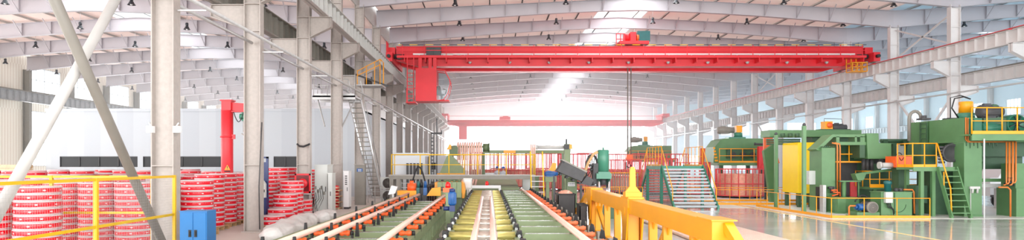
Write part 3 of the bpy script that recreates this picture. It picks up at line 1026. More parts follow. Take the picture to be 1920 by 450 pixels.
# --- drive at the end of the left table: green post, red beacon, blue gear motor, coupling
dv = T('drive_post', 'green drive post with red beacon and orange coupling beside the blue motor', 'machine', (-1.3, 19.8, 0))
y = 19.8
m = MB(); m.box(xat(836, y), xat(845, y), y - .08, y + .08, 0, zat(358, y)); m.box(-1.36, -.98, y - .2, y + .2, 0, .03); m.build('post', 'olive', dv)
m = MB(); m.box(xat(831, y), xat(849, y), y - .12, y + .12, zat(360, y), zat(352, y)); m.build('coupling_housing', 'orange', dv)
m = MB(); m.tube((xat(827, y), y, zat(354, y)), (xat(832, y), y, zat(354, y)), .06, 14); m.build('shaft_end', 'charcoal', dv)
m = MB(); m.lathe([(.06, 0), (.08, .02), (.08, .1), (.05, .16), (0, .18)], (xat(840, y), y, zat(352, y)), 14); m.build('beacon', 'beacon', dv)
y = 18.3; x = -1.01
gm = T('gear_motor', 'upright blue gear motor standing beside the yellow rollers', 'motor', (x, y, 0))
m = MB(); m.lathe([(.07, 0), (.105, .02), (.105, .34), (.08, .38), (.0, .39)], (x, y, zat(385, y)), 18)
for k in range(12):
    a = 2 * PI * k / 12; m.bar((x + .105 * math.cos(a), y + .105 * math.sin(a), zat(385, y) + .05), (x + .105 * math.cos(a), y + .105 * math.sin(a), zat(385, y) + .33), .02)
m.build('motor_body', 'blue_motor', gm)
m = MB(); m.lathe([(.085, 0), (.085, .08), (.0, .1)], (x, y, zat(385, y) + .37), 16); m.build('fan_cowl', 'navy', gm)
m = MB(); m.box(x - .075, x + .075, y - .11, y + .11, zat(396, y), zat(385, y)); m.tube((x - .24, y, zat(391, y)), (x - .075, y, zat(391, y)), .06, 12); m.build('gearbox', 'navy', gm)
m = MB(); m.box(x - .06, x + .06, y - .06, y + .06, 0, zat(396, y)); m.box(x - .09, x + .09, y - .2, y + .2, 0, .04); m.build('pedestal', 'olive_dark', gm)

# --- entry unit behind the left table: yellow base, orange coils, blue valves, green motor row
eu = T('straightening_unit', 'yellow straightening unit with green roller heads behind the left roller table', 'machine', (-1.9, 29, 0))
y = 29.5
m = MB(); m.box(xat(815, y), xat(866, y), y, y + 1.4, zat(362, y), zat(342, y)); m.build('bed', 'yellow', eu)
m = MB(); m.prism([(xat(866, y), zat(340, y)), (xat(870, y), zat(345, y)), (xat(872, y), zat(356, y)), (xat(870, y), zat(372, y)), (xat(866, y), zat(372, y))], 'y', y + .1, y + 1.2); m.build('guide_shield', 'yellow', eu)
m = MB(); m.box(xat(817, y), xat(866, y), y + .2, y + 1.2, 0, zat(362, y)); m.build('plinth', 'olive_dark', eu)
m = MB(); m.prism([(xat(802, y), zat(366, y)), (xat(828, y), zat(366, y)), (xat(828, y), zat(350, y)), (xat(812, y), zat(352, y))], 'y', y - .6, y - .1); m.build('entry_wedge', 'yellow', eu)
for k in range(5):
    x = xat(825 + k * 9, y - .2)
    m = MB(); m.box(x - .1, x + .1, y - .35, y - .02, zat(370, y), zat(341, y)); h = m.build('roller_head', 'olive', eu)
    m = MB(); m.lathe([(.05, 0), (.05, .06), (.03, .1), (0, .1)], (x, y - .2, zat(341, y)), 10); m.build('adjuster_cap', 'olive_dark', h)
hy_ = T('hydraulic_unit', 'orange and blue hydraulic unit on a yellow base with black hose arch', 'machine', (-3.3, 29.2, 0))
y = 29.2
m = MB(); m.box(xat(745, y), xat(781, y), y, y + .8, zat(366, y), zat(357.5, y)); m.box(xat(750, y), xat(776, y), y + .1, y + .7, 0, zat(366, y)); m.build('base', 'yellow', hy_)
m = MB(); m.tube((xat(763, y), y + .3, zat(352, y)), (xat(779, y), y + .3, zat(352, y)), .2, 18); m.tube((xat(767, y), y + .3, zat(343, y)), (xat(774, y), y + .3, zat(343, y)), .09, 12); m.build('pump_body', 'orange', hy_)
m = MB(); m.tube((xat(765, y), y + .3, zat(347, y)), (xat(776, y), y + .3, zat(347, y)), .1, 14); m.build('pump_cap', 'steel_light', hy_)
for k, (px, mt) in enumerate(((784, 'teal'), (790, 'black'), (797, 'blue_motor'))):
    x = xat(px, y); m = MB(); m.box(x - .08, x + .08, y, y + .25, zat(366, y), zat(352, y)); m.lathe([(.07, 0), (.07, .2), (.04, .28), (0, .3)], (x, y + .12, zat(352, y)), 12)
    m.build('valve', mt, hy_)
m = MB(); m.box(xat(783, y), xat(800, y), y, y + .3, 0, zat(366, y)); m.build('valve_stand', 'charcoal', hy_)
m = MB(); m.path([(xat(770 + 26 * t / 12, y), y + .5, zat(345, y) + .75 * math.sin(PI * t / 12)) for t in range(13)], .035, 8); m.build('hose', 'rubber', hy_)
# row of black straightening rollers between the two units
sr = T('straightener_rolls', 'dark row of small straightening rolls between hydraulic unit and yellow unit', 'machine', (-2.7, 30.5, 0))
for k in range(7):
    x = xat(803 + k * 4.2, 30.2 + k * .3); y = 30.2 + k * .35
    m = MB(); m.tube((x, y, .5), (x, y, zat(352 - k * 1.6, y)), .05, 10); m.lathe([(.09, 0), (.09, .08), (.05, .14), (0, .15)], (x, y, zat(352 - k * 1.6, y)), 10); m.build('roll', 'charcoal', sr)
m = MB(); m.bar((xat(801, 30.1), 30.1, .45), (xat(832, 32.6), 32.6, .45), .3, .12)
m.bar((xat(803, 30.1), 30.1, 0), (xat(803, 30.1), 30.1, .4), .1); m.bar((xat(830, 32.5), 32.5, 0), (xat(830, 32.5), 32.5, .4), .1); m.build('bed', 'orange', sr)
# tilted white control box on a grey stand
cb = T('control_box', 'small white control box tilted on a grey post left of the yellow base', 'control box', (xat(737, 28), 28, 0))
x = xat(737, 28)
m = MB(); m.prism([(x - .2, zat(365, 28)), (x + .08, zat(365, 28) + .05), (x + .2, zat(350, 28)), (x - .06, zat(350, 28) + .05)], 'y', 27.9, 28.1); m.build('box', 'white_paint', cb)
m = MB(); m.box(x - .04, x + .04, 27.96, 28.04, 0, zat(362, 28)); m.box(x - .15, x + .15, 27.85, 28.15, 0, .02); m.build('stand', 'galv', cb)
cb = T('control_box', 'white control box on a pole left of the white crossbar gate', 'control box', (xat(877, 31), 31, 0))
x = xat(877, 31)
m = MB(); m.box(x - .2, x + .2, 30.9, 31.1, zat(355, 31), zat(334, 31)); b_ = m.build('box', 'cabinet_grey', cb)
m = MB(); m.box(x - .15, x + .15, 30.885, 30.9, zat(352, 31), zat(337, 31)); m.build('door', 'white_paint', b_)
m = MB(); m.box(x - .04, x + .04, 30.96, 31.04, 0, zat(355, 31)); m.build('stand', 'galv', cb)

# ------------------------------------------------------------------ yellow lifting beam on its legs (right of the line)
yb = T('lifting_beam_stand', 'big yellow box beam on braced legs running beside the line, with a lifting lug', 'lifting beam', (3.5, 16, 0))
bx0, bx1, bz0, bz1 = 3.36, 3.69, 1.04, 1.39
m = MB(); m.box(bx0, bx1, 10.05, 23.2, bz0, bz1); m.build('box_beam', 'yellow', yb, bevel=.012)
m = MB(); m.box(bx0 - .03, bx1 + .03, 9.98, 10.7, bz1, bz1 + .018); m.build('cap_plate', 'yellow', yb)
m = MB(); m.box(bx0 - .03, bx1 + .03, 22.75, 23.3, bz1, bz1 + .018); m.build('cap_plate', 'yellow', yb)
for y, w in ((22.9, .2), (21.6, .12), (19.9, .12), (18.3, .12), (17.2, .12), (14.35, .12), (13.2, .12), (11.4, .12), (10.4, .14)):
    m = MB(); m.box(bx0 + .08, bx1 - .08, y - w / 2, y + w / 2, .1, bz0)
    for s in (-1, 1):
        m.prism([(y + s * w / 2, bz0), (y + s * (w / 2 + .14), bz0), (y + s * w / 2, bz0 - .2)], 'x', bx0 + .15, bx1 - .15)
    m.build('leg', 'yellow', yb)
m = MB(); m.bar((3.53, 22.2, bz0 + .05), (3.53, 20.2, .25), .12); m.build('brace', 'yellow', yb)
m = MB(); m.bar((3.53, 23.15, bz1 - .05), (3.2, 25.6, .1), .16); m.build('end_brace', 'yellow', yb)
m = MB(); m.bar((3.6, 10.05, bz1 - .08), (3.72, 8.1, .1), .14); m.build('end_brace', 'yellow', yb)
m = MB(); m.bar((3.53, 14.3, .2), (3.53, 13.25, bz0 - .05), .08); m.build('brace', 'yellow', yb)
m = MB(); m.box(bx0 + .06, bx1 - .06, 9.9, 23.4, 0, .1); m.build('sill', 'yellow', yb)
# saddles: far one tapered, middle one with the lug
for y, h in ((22.2, .85), (16.4, .95)):
    m = MB()
    for s in (-1, 1):
        xx = bx0 - .02 if s < 0 else bx1 + .02
        m.prism([(y - .42, bz1 + .02), (y + .42, bz1 + .02), (y + .42, bz0 + .15), (y + .16, bz1 - h - .15), (y - .16, bz1 - h - .15), (y - .42, bz0 + .15)], 'x', xx - .02, xx + .02)
    m.box(bx0 - .03, bx1 + .03, y - .42, y + .42, bz1 + .005, bz1 + .05)
    m.box(bx0 + .03, bx1 - .03, y - .12, y + .12, .1, bz0)
    m.build('saddle', 'yellow', yb)
y = 16.4; xc = (bx0 + bx1) / 2
m = MB(); m.prism([(xc - .19, bz1 + .05), (xc + .19, bz1 + .05), (xc + .19, bz1 + .16), (xc + .075, bz1 + .3), (xc + .065, bz1 + .72), (xc + .04, bz1 + .78), (xc - .04, bz1 + .78), (xc - .065, bz1 + .72), (xc - .075, bz1 + .3), (xc - .19, bz1 + .16)], 'y', y - .05, y + .05)
m.box(xc - .2, xc + .2, y - .16, y + .16, bz1 + .05, bz1 + .16)
m.build('lifting_lug', 'yellow', yb)
m = MB(); m.prism([(y - .09, 1.18), (y + .09, 1.18), (y + .09, 1.04), (y + .03, .98), (y - .03, .98), (y - .09, 1.04)], 'x', bx0 - .055, bx0 - .04)
m.build('cheek_plate', 'yellow', yb)

# copper tubes lying on the floor behind the beam
for k in range(22):
    x = 5.9 + k * .122
    m = MB(); m.tube((x, 11 + (k % 3) * .2, .052), (x, 26.2 - (k % 4) * .15, .052), .052, 12)
    side = 'nearest the yellow beam' if k == 0 else '%s from the yellow beam' % ORD[k + 1]
    tag(m.build('floor_copper_tube', 'floor_copper'), 'pale copper tube lying on the floor, %s' % side, 'tube', 'copper tubes lying on the floor')

# feed table beyond the gate with flat copper strips running on to the rollers
ft = T('feed_table', 'green sloping feed table beyond the white crossbar gate', 'table', (-.1, 38, 0))
m = MB(); m.prism([(35.0, .86), (41.0, 1.25), (41.0, 1.32), (35.0, .93)], 'x', -1.9, 1.6); m.build('top', 'olive', ft)
m = MB(); m.box(-1.9, -1.84, 35.2, 41, .3, .92); m.box(1.54, 1.6, 35.2, 41, .3, .92); m.box(-1.9, 1.6, 35.1, 35.2, .2, .84); m.build('side_plate', 'olive_dark', ft)
for x in (-1.85, 1.55):
    for yy in (35.3, 40.8):
        m = MB(); m.box(x - .06, x + .06, yy - .06, yy + .06, 0, .4); m.build('leg', 'olive_dark', ft)
for k in range(6):
    x = -1.55 + k * .16
    m = MB(); m.bar((x, 35.05, .99), (x, 41.0, 1.375), .11, .03)
    tag(m.build('copper_strip', 'copper_bar'), 'pink copper strip lying on the green feed table, %s from the left' % ORD[k + 1], 'strip', 'copper strips on the feed table')
# ------------------------------------------------------------------ wrapped coils
RC, PH = .478, .16
proto = T('wrapped_coil', None, 'coil', (0, 0, 0))
m = MB(); m.lathe([(.1, .012), (RC - .01, .0), (RC + .002, .008), (RC + .002, .024), (RC - .008, .027)], (0, 0, 0), 28)
m.lathe([(RC - .008, .126), (RC + .002, .129), (RC + .002, .15), (RC - .01, .158), (.12, .156), (.1, .13)], (0, 0, 0), 28)
m.build('film_wrap', 'reel_film', proto)
m = MB(); m.lathe([(RC - .007, .026), (RC - .003, .04), (RC - .003, .113), (RC - .007, .127)], (0, 0, 0), 28); m.build('printed_band', 'reel_red', proto)
used = [False]


def coil(x, y, z, label, group, sc=1.0):
    rz = random.uniform(0, 6.28); x += random.uniform(-.008, .008); y += random.uniform(-.008, .008)
    if not used[0]:
        used[0] = True; o = proto; o.location = (x, y, z); o.rotation_euler = (0, 0, rz); o.scale = (sc, sc, 1); o['label'] = label; o['group'] = group
        return o
    return dup(proto, (x, y, z), rz, label, group, (sc, sc, 1))


pal = [None]


def pallet(x, y, label, s=.5):
    if pal[0] is None:
        r = T('wooden_pallet', label, 'pallet', (0, 0, 0), 'pallets under coil stacks')
        for k in range(6):
            m = MB(); xx = -.42 + k * .168; m.box(xx - .065, xx + .07, -.48, .48, .112, .132); m.build('deck_board', 'wood', r)
        for k in range(3):
            m = MB(); yy = -.44 + k * .44; m.box(-.48, .48, yy - .05, yy + .05, .09, .112); m.build('stringer', 'wood', r)
            m = MB()
            for q in (-.42, 0, .42): m.box(q - .06, q + .06, yy - .05, yy + .05, .02, .09)
            m.box(-.48, .48, yy - .05, yy + .05, 0, .02); m.build('foot', 'wood', r)
        r.location = (x, y, 0); r.scale = (s / .5, s / .5, 1); pal[0] = r
        return r
    return dup(pal[0], (x, y, 0), 0, label, None, (s / .5, s / .5, 1))


def stack(x, y, n, desc, group, sc=1.0, individual=None):
    """coils from the top down are things of their own"""
    pallet(x, y, 'wooden pallet carrying the ' + desc, .5 * sc)
    for k in range(n):
        fromtop = n - k
        nm = 'topmost' if fromtop == 1 else 'lowest' if k == 0 else ORD[fromtop] + ' from top'
        coil(x, y, .134 + PH * k, 'red coil, %s in the %s' % (nm, desc), group, sc)


FS = 'coils in the front stacks of the left hall'
stack(-10.32, 15.25, 10, 'stack before the fence behind the pale brace', FS)
stack(-11.42, 15.2, 9, 'lower stack at the far left', FS)
stack(-9.75, 18.3, 10, 'fenced stack by the big near column', FS)
stack(-10.74, 18.3, 10, 'fenced stack behind the yellow fence post', FS)
stack(-11.73, 18.35, 10, 'fenced stack right of the pale brace', FS)
stack(-12.72, 18.3, 10, 'fenced stack left of the pale brace', FS)
stack(-9.1, 20.8, 10, 'stack right behind the blue cabinet', FS)
stack(-9.47, 22.6, 11, 'second stack behind the blue cabinet', FS)
stack(-9.62, 24.1, 11, 'stack below the red jib post', FS)
stack(-9.6, 25.5, 11, 'stack between jib post and second column', FS)
RS = 'coils in the small stacks right of the second column'
stack(-7.75, 26.2, 9, 'tall stack left of the red hose cabinet', RS, .94)
stack(-7.7, 25.2, 6, 'middle-height stack right of the second column', RS, .94)
stack(-7.55, 24.15, 3, 'three-high stack by the white film bundle', RS, .94)
stack(-7.52, 23.1, 2, 'two-high stack at the second column foot', RS, .94)
stack(-7.66, 27.2, 4, 'four-high stack under the red hose cabinet', RS, .94)
BS = 'coils in the stacks behind the small stacks'
pos_back = [(-9.05, 27.0, 12), (-8.95, 28.1, 13), (-8.85, 29.3, 13), (-8.9, 30.6, 12)]
JX, JY = xat(426, 27.0), 27.0
taken = [(-10.32, 15.25), (-11.42, 15.2), (-9.75, 18.3), (-10.74, 18.3), (-11.73, 18.35), (-12.72, 18.3), (-9.1, 20.8), (-9.47, 22.6), (-9.62, 24.1), (-9.6, 25.5)]
mass = MB(); nth = 0
grid = [(x, y, n, 'back') for x, y, n in pos_back]
for j in range(18):
    y = 19.45 + 1.18 * j
    for i in range(24):
        x = -9.9 - 1.03 * i - (.2 if j % 2 else 0)
        if VX + F * (x + .5) / y < -15: continue
        if any((x - a) ** 2 + (y - b) ** 2 < 1.15 for a, b in taken) or (x - JX) ** 2 + (y - JY) ** 2 < .86: continue
        if any((x - a) ** 2 + (y - b) ** 2 < 1.0 for a, b, _ in pos_back): continue
        grid.append((x, y, random.choice((10, 10, 11, 11, 12 if y > 26 else 10)), 'grid'))
cnt = 0
for x, y, n, kind in grid:
    own = 4 if kind == 'back' else 1 if (y < 32) else 0
    for k in range(n):
        z = .002 + PH * k
        if k >= n - own: continue
        c = (x, y, z)
        mass.m = 0; mass.lathe([(RC - .01, .0), (RC, .03), (RC - .012, .033)], c, 14)
        mass.m = 1; mass.lathe([(RC - .01, .033), (RC - .01, .12)], c, 14)
        mass.m = 0; mass.lathe([(RC - .012, .12), (RC, .123), (RC - .01, .157), (.0, .157)], c, 14)
    for k in range(n - own, n):
        cnt += 1
        if kind == 'back':
            coil(x, y, .002 + PH * k, 'red and white coil, %s from top in back stack %s' % (ORD[n - k], ['beside the jib post', 'behind the navy stacker mast', 'left of the third column', 'farthest by the third column'][pos_back.index((x, y, n))]), BS)
        else:
            j = round((y - 19.45) / 1.18); i = round((-9.9 - x) / 1.03)
            coil(x, y, .002 + PH * k, 'coil topping a back stack, %s row from front, %s from aisle' % (ORD[j + 1], ORD[i + 1]), 'topmost coils of the back stacks')
tag(mass.build('coil_stacks', ['reel_film', 'reel_red'], loc=(0, 0, 0)), 'mass of red and white wrapped coils filling the left hall behind the front stacks', 'coils', None, 'stuff')

# wood bundle far left behind the coils
wb = T('timber_bundle', 'bundle of brown timber beams at the far left behind the coils', 'timber', (-31.3, 44, 0))
for k in range(5):
    for q in range(9):
        m = MB(); m.box(-32.4, -30.3, 43.2 + k * .22, 43.4 + k * .22, .24 * q + .02, .24 * q + .24); m.build('beam', 'wood_pale' if (k + q) % 3 else 'wood', wb)

# ------------------------------------------------------------------ yellow mesh fence by the near column
def mesh_fence(p, q, h, zm, posts, label, hz=False):
    """fence from p to q: posts, hazard rails and woven wire"""
    P, Q = Vector((*p, 0)), Vector((*q, 0)); d = (Q - P).normalized()
    r = T('mesh_fence', label, 'fence', P.lerp(Q, .5))
    for t in posts:
        c = P + d * t
        m = MB(); m.box(c.x - .035, c.x + .035, c.y - .035, c.y + .035, 0, h); m.box(c.x - .07, c.x + .07, c.y - .07, c.y + .07, 0, .012); m.build('post', 'fence_yellow', r)
    for z in (h - .03, zm, .12):
        m = MB(); m.bar(P + Vector((0, 0, z)), Q + Vector((0, 0, z)), .04, .055); m.build('rail', 'fence_yellow', r)
    m = MB(); L = (Q - P).length; n = int(L / .06)
    for k in range(n + 1):
        c = P + d * (L * k / n); m.bar((c.x, c.y, .1), (c.x, c.y, h - .03), .002)
    k = 0
    while .1 + .06 * k < h: 
        z = .1 + .06 * k; m.bar((P.x, P.y, z), (Q.x, Q.y, z), .002); k += 1
    m.build('wire_mesh', 'galv', r)


mesh_fence((-7.4, 15.7), (-7.4, 7.0), 1.98, 1.06, (.03, 3.15, 6.3, 8.6), 'yellow framed wire mesh fence running from the near column toward the viewer', True)
mesh_fence((-8.2, 16.3), (-17.2, 16.3), 1.96, 1.05, (.03, 2.5, 5.0, 7.5, 9.0), 'yellow framed wire fence running leftward behind the front coil stacks')

# blue cabinet
r = T('tool_cabinet', 'blue metal cabinet with two doors at the foot of the near column', 'cabinet', (-6.66, 15.2, 0)); r.rotation_euler = (0, 0, 0)
x0, x1 = xat(337, 15), xat(388, 15)
m = MB(); m.box(x0, x1, 15, 15.5, .05, 1.17); m.box(x0 + .03, x1 - .03, 15.03, 15.47, 0, .05); m.box(x0 - .01, x1 + .01, 14.98, 15.51, 1.17, 1.185); m.build('body', 'blue', r)
for k in range(2):
    a = x0 + .02 + k * (x1 - x0 - .02) / 2
    m = MB(); m.box(a, a + (x1 - x0) / 2 - .03, 14.985, 15, .07, 1.14); d = m.build('door', 'blue', r)
    xx = a + ((x1 - x0) / 2 - .09 if k == 0 else .05)
    m = MB(); m.box(xx - .03, xx + .03, 14.97, 14.985, .6, .76); m.box(xx - .01, xx + .01, 14.95, 14.97, .63, .73); m.build('handle', 'black', d)

# small floodlights on the near column
for px, s in ((331, 1), (281, -1)):
    x = xat(px, 15.84); z = zat(241, 15.84)
    r = T('floodlight', 'small white floodlight bracketed on the %s side of the near column' % ('aisle' if s > 0 else 'coil'), 'floodlight', (x, 15.9, z))
    m = MB(); m.box(x - .07, x + .07, 15.8, 15.95, z - .1, z + .06); m.build('housing', 'white_paint', r)
    m = MB(); m.bar((x - s * .02, 15.88, z + .06), (x - s * .02 + s * .06, 15.88, z + .14), .03); m.bar((-7.5 if s > 0 else -8.04, 15.9, z), (x - s * .06, 15.9, z), .03); m.build('bracket', 'galv', r)

# ------------------------------------------------------------------ red jib crane
jb = T('jib_crane', 'red pillar jib crane with warning sticker rising from the coil stacks', 'crane', (JX, JY, 0))
zt_ = zat(207, JY)
m = MB(); m.lathe([(.42, 0), (.42, .04), (.235, .05), (.235, zt_ - .02), (.25, zt_)], (JX, JY, 0), 24); po = m.build('pillar', 'crane_red', jb)
m = MB(); m.lathe([(.236, 0), (.27, .0), (.27, .06), (.236, .06)], (JX, JY, zat(258, JY)), 24); m.box(JX + .22, JX + .34, JY - .1, JY, zat(258, JY) - .06, zat(258, JY) + .12); m.build('collar', 'crane_red', po)
ah = zat(190, JY)
m = MB(); m.box(JX - .16, JX + .22, JY - .2, JY + .2, zt_, ah); m.box(JX - .2, JX + .26, JY - .24, JY + .24, ah, ah + .05); m.build('slewing_head', 'crane_red', jb)
m = MB(); m.prism([(JX + .22, ah - .05), (JX + 1.05, ah - .12), (JX + 1.05, ah - .42), (JX + .22, ah - .38)], 'y', JY - .09, JY + .09); m.box(JX + .22, JX + 1.05, JY - .14, JY + .14, ah - .44, ah - .4); m.build('arm', 'crane_red', jb)
m = MB(); hx2 = xat(456, JY); m.tube((hx2 - .12, JY, ah - .62), (hx2 + .12, JY, ah - .62), .12, 16); m.box(hx2 - .05, hx2 + .05, JY - .05, JY + .05, ah - .8, ah - .44); h = m.build('hoist', 'cyl_green', jb)
m = MB(); m.tube((hx2, JY, ah - .8), (hx2, JY, ah - 1.2), .012, 6); m.path([(hx2, JY, ah - 1.2), (hx2 + .05, JY, ah - 1.28), (hx2, JY, ah - 1.36), (hx2 - .06, JY, ah - 1.3)], .022, 6); m.build('hook', 'steel', h)
m = MB(); m.path([(JX + .3 + .42 * t / 8, JY - .12, ah - .42 - .42 * math.sin(PI * t / 8)) for t in range(9)], .018, 6); m.tube((JX + .85, JY - .1, ah - .45), (JX + .85, JY - .1, ah - 2.6), .012, 6); m.build('cable_loop', 'black', jb)
zz = zat(314, JY); yy = JY - .24
m = MB(); m.prism([(JX - .02, zz - .1), (JX + .22, zz - .1), (JX + .1, zz + .11)], 'y', yy - .006, yy); st = m.build('warning_sticker', 'yellow', po)
m = MB(); m.box(JX + .085, JX + .115, yy - .009, yy - .006, zz - .03, zz + .055); m.box(JX + .085, JX + .115, yy - .009, yy - .006, zz - .075, zz - .05)
for q in range(4): m.box(JX - .02 + q * .062, JX + .03 + q * .062, yy + .0, yy + .004, zz - .18, zz - .13)
m.build('sticker_mark', 'black', st)

# ------------------------------------------------------------------ small things along the column row
# red hose cabinet on the third column
x0, x1 = xat(553, 27.7), xat(583, 27.7); z0, z1 = zat(362, 27.7), zat(325.5, 27.7)
r = T('hose_cabinet', 'red-framed fire hose cabinet with dark glass mounted on the third column', 'cabinet', ((x0 + x1) / 2, 27.72, z0))
m = MB(); m.box(x0, x1, 27.68, 27.835, z0, z1); m.build('case', 'cabinet_grey', r)
m = MB(); t = .07
m.box(x0, x1, 27.65, 27.68, z0, z0 + t); m.box(x0, x1, 27.65, 27.68, z1 - t, z1); m.box(x0, x0 + t, 27.65, 27.68, z0, z1); m.box(x1 - t, x1, 27.65, 27.68, z0, z1); d = m.build('door_frame', 'crane_red', r)
m = MB(); m.box(x0 + t, x1 - t, 27.66, 27.67, z0 + t, z1 - t); m.build('pane', 'red_glass', d)
m = MB(); m.lathe([(.06, -.01), (.2, -.01), (.2, .0), (.06, .0)], ((x0 + x1) / 2, 27.65, (z0 + z1) / 2), 20, 'y'); m.build('hose_coil', 'crane_red', r)
m = MB(); m.box(x0 + .03, x1 - .03, 27.7, 27.8, z0 - .06, z0); m.build('shelf', 'steel_light', r)

# electric cabinets
def cabinet(label, x0, x1, y0, y1, h, doors=1, mat='cabinet_grey'):
    r = T('electric_cabinet', label, 'cabinet', ((x0 + x1) / 2, y0, 0))
    m = MB(); m.box(x0, x1, y0, y1, .1, h); m.box(x0 - .02, x1 + .02, y0 - .02, y1 + .02, h, h + .03); m.build('body', mat, r)
    m = MB(); m.box(x0 + .02, x1 - .02, y0 + .02, y1 - .02, 0, .1); m.build('plinth', 'charcoal', r)
    for k in range(doors):
        a, b = x0 + (x1 - x0) * k / doors + .015, x0 + (x1 - x0) * (k + 1) / doors - .015
        m = MB(); m.box(a, b, y0 - .018, y0, .13, h - .03); d = m.build('door', mat, r)
        m = MB(); m.box(b - .07, b - .045, y0 - .04, y0 - .018, h * .48, h * .58); m.build('handle', 'black', d)
    return r


r = cabinet('tall grey electric cabinet with cables right of the red hose cabinet', xat(590, 28.6), xat(614, 28.6), 28.6, 29.6, 2.17)
m = MB()
for k in range(4):
    x = xat(592 + k * 4, 28.6); z = 1.0 + .1 * k
    m.path([(x, 28.55, z), (x + .1, 28.4, z - .25 - .1 * k), (x - .15, 28.4, .5 - .1 * k), (x - .3, 28.5, .9)], .012, 6)
m.path([(xat(589, 28.6), 28.5, .8), (xat(588, 28.6), 28.45, .25), (xat(592, 28.6), 28.3, .04), (xat(604, 28.6), 28.2, .03)], .025, 6); m.build('cable', 'black', r)
m = MB()
for k, (px, pz_) in enumerate(((592, 352), (597, 358), (603, 352), (608, 362))): m.box(xat(px, 28.6) - .04, xat(px, 28.6) + .04, 28.55, 28.58, zat(pz_, 28.6) - .07, zat(pz_, 28.6) + .07)
m.build('gauge_panel', 'steel_dark', r)
cabinet('smaller grey electric cabinet standing right against the tall cabinet', xat(614.8, 28.3), xat(623, 28.3), 28.3, 28.9, 1.82)
r = cabinet('narrow white control cabinet right of the fourth column', xat(644, 32.8), xat(654, 32.8), 32.8, 33.4, 1.85, 1, 'white_paint')
m = MB()
for k in range(5): m.box(xat(647, 32.8), xat(651, 32.8), 32.77, 32.783, 1.2 + k * .1, 1.25 + k * .1)
m.build('button_row', 'charcoal', r)
# grey pillar box with a blue sign under the stairs
x0, x1 = xat(665, 36), xat(684, 36)
r = T('pillar_box', 'grey box pillar with a small blue sign under the steel stairs', 'pillar', ((x0 + x1) / 2, 36, 0))
m = MB(); m.box(x0, x1, 36, 36.4, 0, zat(309, 36)); m.build('body', 'steel_dark', r)
m = MB(); m.box(x0 - .04, x1 + .04, 35.96, 36.44, zat(309, 36), zat(309, 36) + .04); m.build('cap', 'steel', r)
m = MB(); m.box(x0 + .12, x1 - .12, 35.985, 36, zat(322, 36), zat(316, 36)); s_ = m.build('sign_plate', 'sign_blue', r)
m = MB()
for k in range(2): m.box(x0 + .18, x1 - .18, 35.98, 35.985, zat(321 - k * 2.4, 36), zat(320 - k * 2.4, 36))
m.build('sign_lines', 'white_paint', s_)

# small coils on wooden trays beside the fourth column
x0, x1 = xat(622, 33.2), xat(640, 33.2)
for k in range(4):
    z = .02 + k * .29
    r = T('tray', 'wooden tray, %s in the tray stack before the fourth column' % ('lowest' if k == 0 else ORD[k + 1] + ' from the floor'), 'tray', ((x0 + x1) / 2, 33.2, z - .02))
    m = MB(); m.box(x0, x1, 32.8, 33.5, z + .01, z + .045); m.build('deck', 'wood_pale', r)
    for q in (0, .5, 1):
        m = MB(); xx = x0 + .04 + (x1 - x0 - .08) * q; m.box(xx - .03, xx + .03, 32.8, 33.5, z - .02, z + .01); m.build('runner', 'wood', r)
    r = T('small_coil', 'small red wrapped coil on the %s wooden tray before the fourth column' % ('lowest' if k == 0 else ORD[k + 1]), 'coil', ((x0 + x1) / 2, 33.15, z + .045))
    c = ((x0 + x1) / 2 - .05, 33.15, z + .045)
    m = MB(); m.lathe([(.08, 0), (.19, .02), (.19, .2), (.08, .222)], c, 18); m.build('band', 'reel_red', r)
    m = MB(); m.lathe([(.195, .06), (.2, .06), (.2, .16), (.195, .16)], c, 18); m.build('copper_wrap', 'copper_coil', r)

# white film bundle on the floor
def bag(label, p, q, r0, seed):
    rnd = random.Random(seed); m = MB(); P, Q = Vector(p), Vector(q); N = 30; n = 18; k = 0
    ph = [rnd.uniform(0, 6.28) for _ in range(8)]
    for i in range(N + 1):
        t = i / N; c = P.lerp(Q, t); env = min(1, math.sqrt(max(0.0, 1 - (2 * t - 1) ** 6)) + .08)
        for j in range(n):
            a = 2 * PI * j / n
            rr = r0 * env * (1 + .1 * math.sin(5 * t * 6 + ph[0]) + .08 * math.sin(3 * a + 9 * t + ph[1]) + .05 * math.sin(6 * a - 16 * t + ph[2]) + rnd.uniform(-.04, .04))
            z = c.z + rr * math.sin(a) * .8
            m.v.append(Vector((c.x + rr * 1.25 * math.cos(a), c.y, max(.006, z))))
    for i in range(N):
        for j in range(n):
            j2 = (j + 1) % n; m.quad(i * n + j, i * n + j2, (i + 1) * n + j2, (i + 1) * n + j, smooth=True)
    m.quad(*range(n)); m.quad(*[N * n + j for j in range(n)])
    return tag(m.build('film_bundle', 'film_bag'), label, 'bundle')


bag('long white plastic-wrapped bundle lying on the floor left of the roller table', (-6.15, 18.6, .22), (-6.55, 24.4, .22), .34, 3)
bag('shorter crumpled white plastic bundle at the far end of the long one', (-6.35, 24.9, .2), (-6.5, 27.2, .18), .28, 5)

# navy pallet stacker among the coils
sx, sy = -8.3, 24.62
st = T('pallet_stacker', 'navy blue pallet stacker mast standing among the coil stacks', 'stacker', (sx, sy, 0))
m = MB()
for o in (-.12, .06): m.box(sx + o, sx + o + .07, sy, sy + .1, .05, 2.5)
m.box(sx - .12, sx + .13, sy, sy + .1, 2.44, 2.5); m.box(sx - .12, sx + .13, sy, sy + .1, 1.2, 1.26); m.build('mast', 'navy', st)
m = MB(); m.box(sx - .05, sx + .06, sy + .02, sy + .06, .1, 2.3); m.build('lift_cylinder', 'navy', st)
m = MB(); m.box(sx - .16, sx + .17, sy - .3, sy, .08, 1.0); m.build('body', 'navy', st)
m = MB(); m.prism([(sx - .15, 1.0), (sx + .12, 1.0), (sx + .12, 1.5), (sx + .04, 1.62), (sx - .08, 1.62), (sx - .15, 1.5)], 'y', sy - .28, sy - .12); h = m.build('control_head', 'cabinet_grey', st)
m = MB()
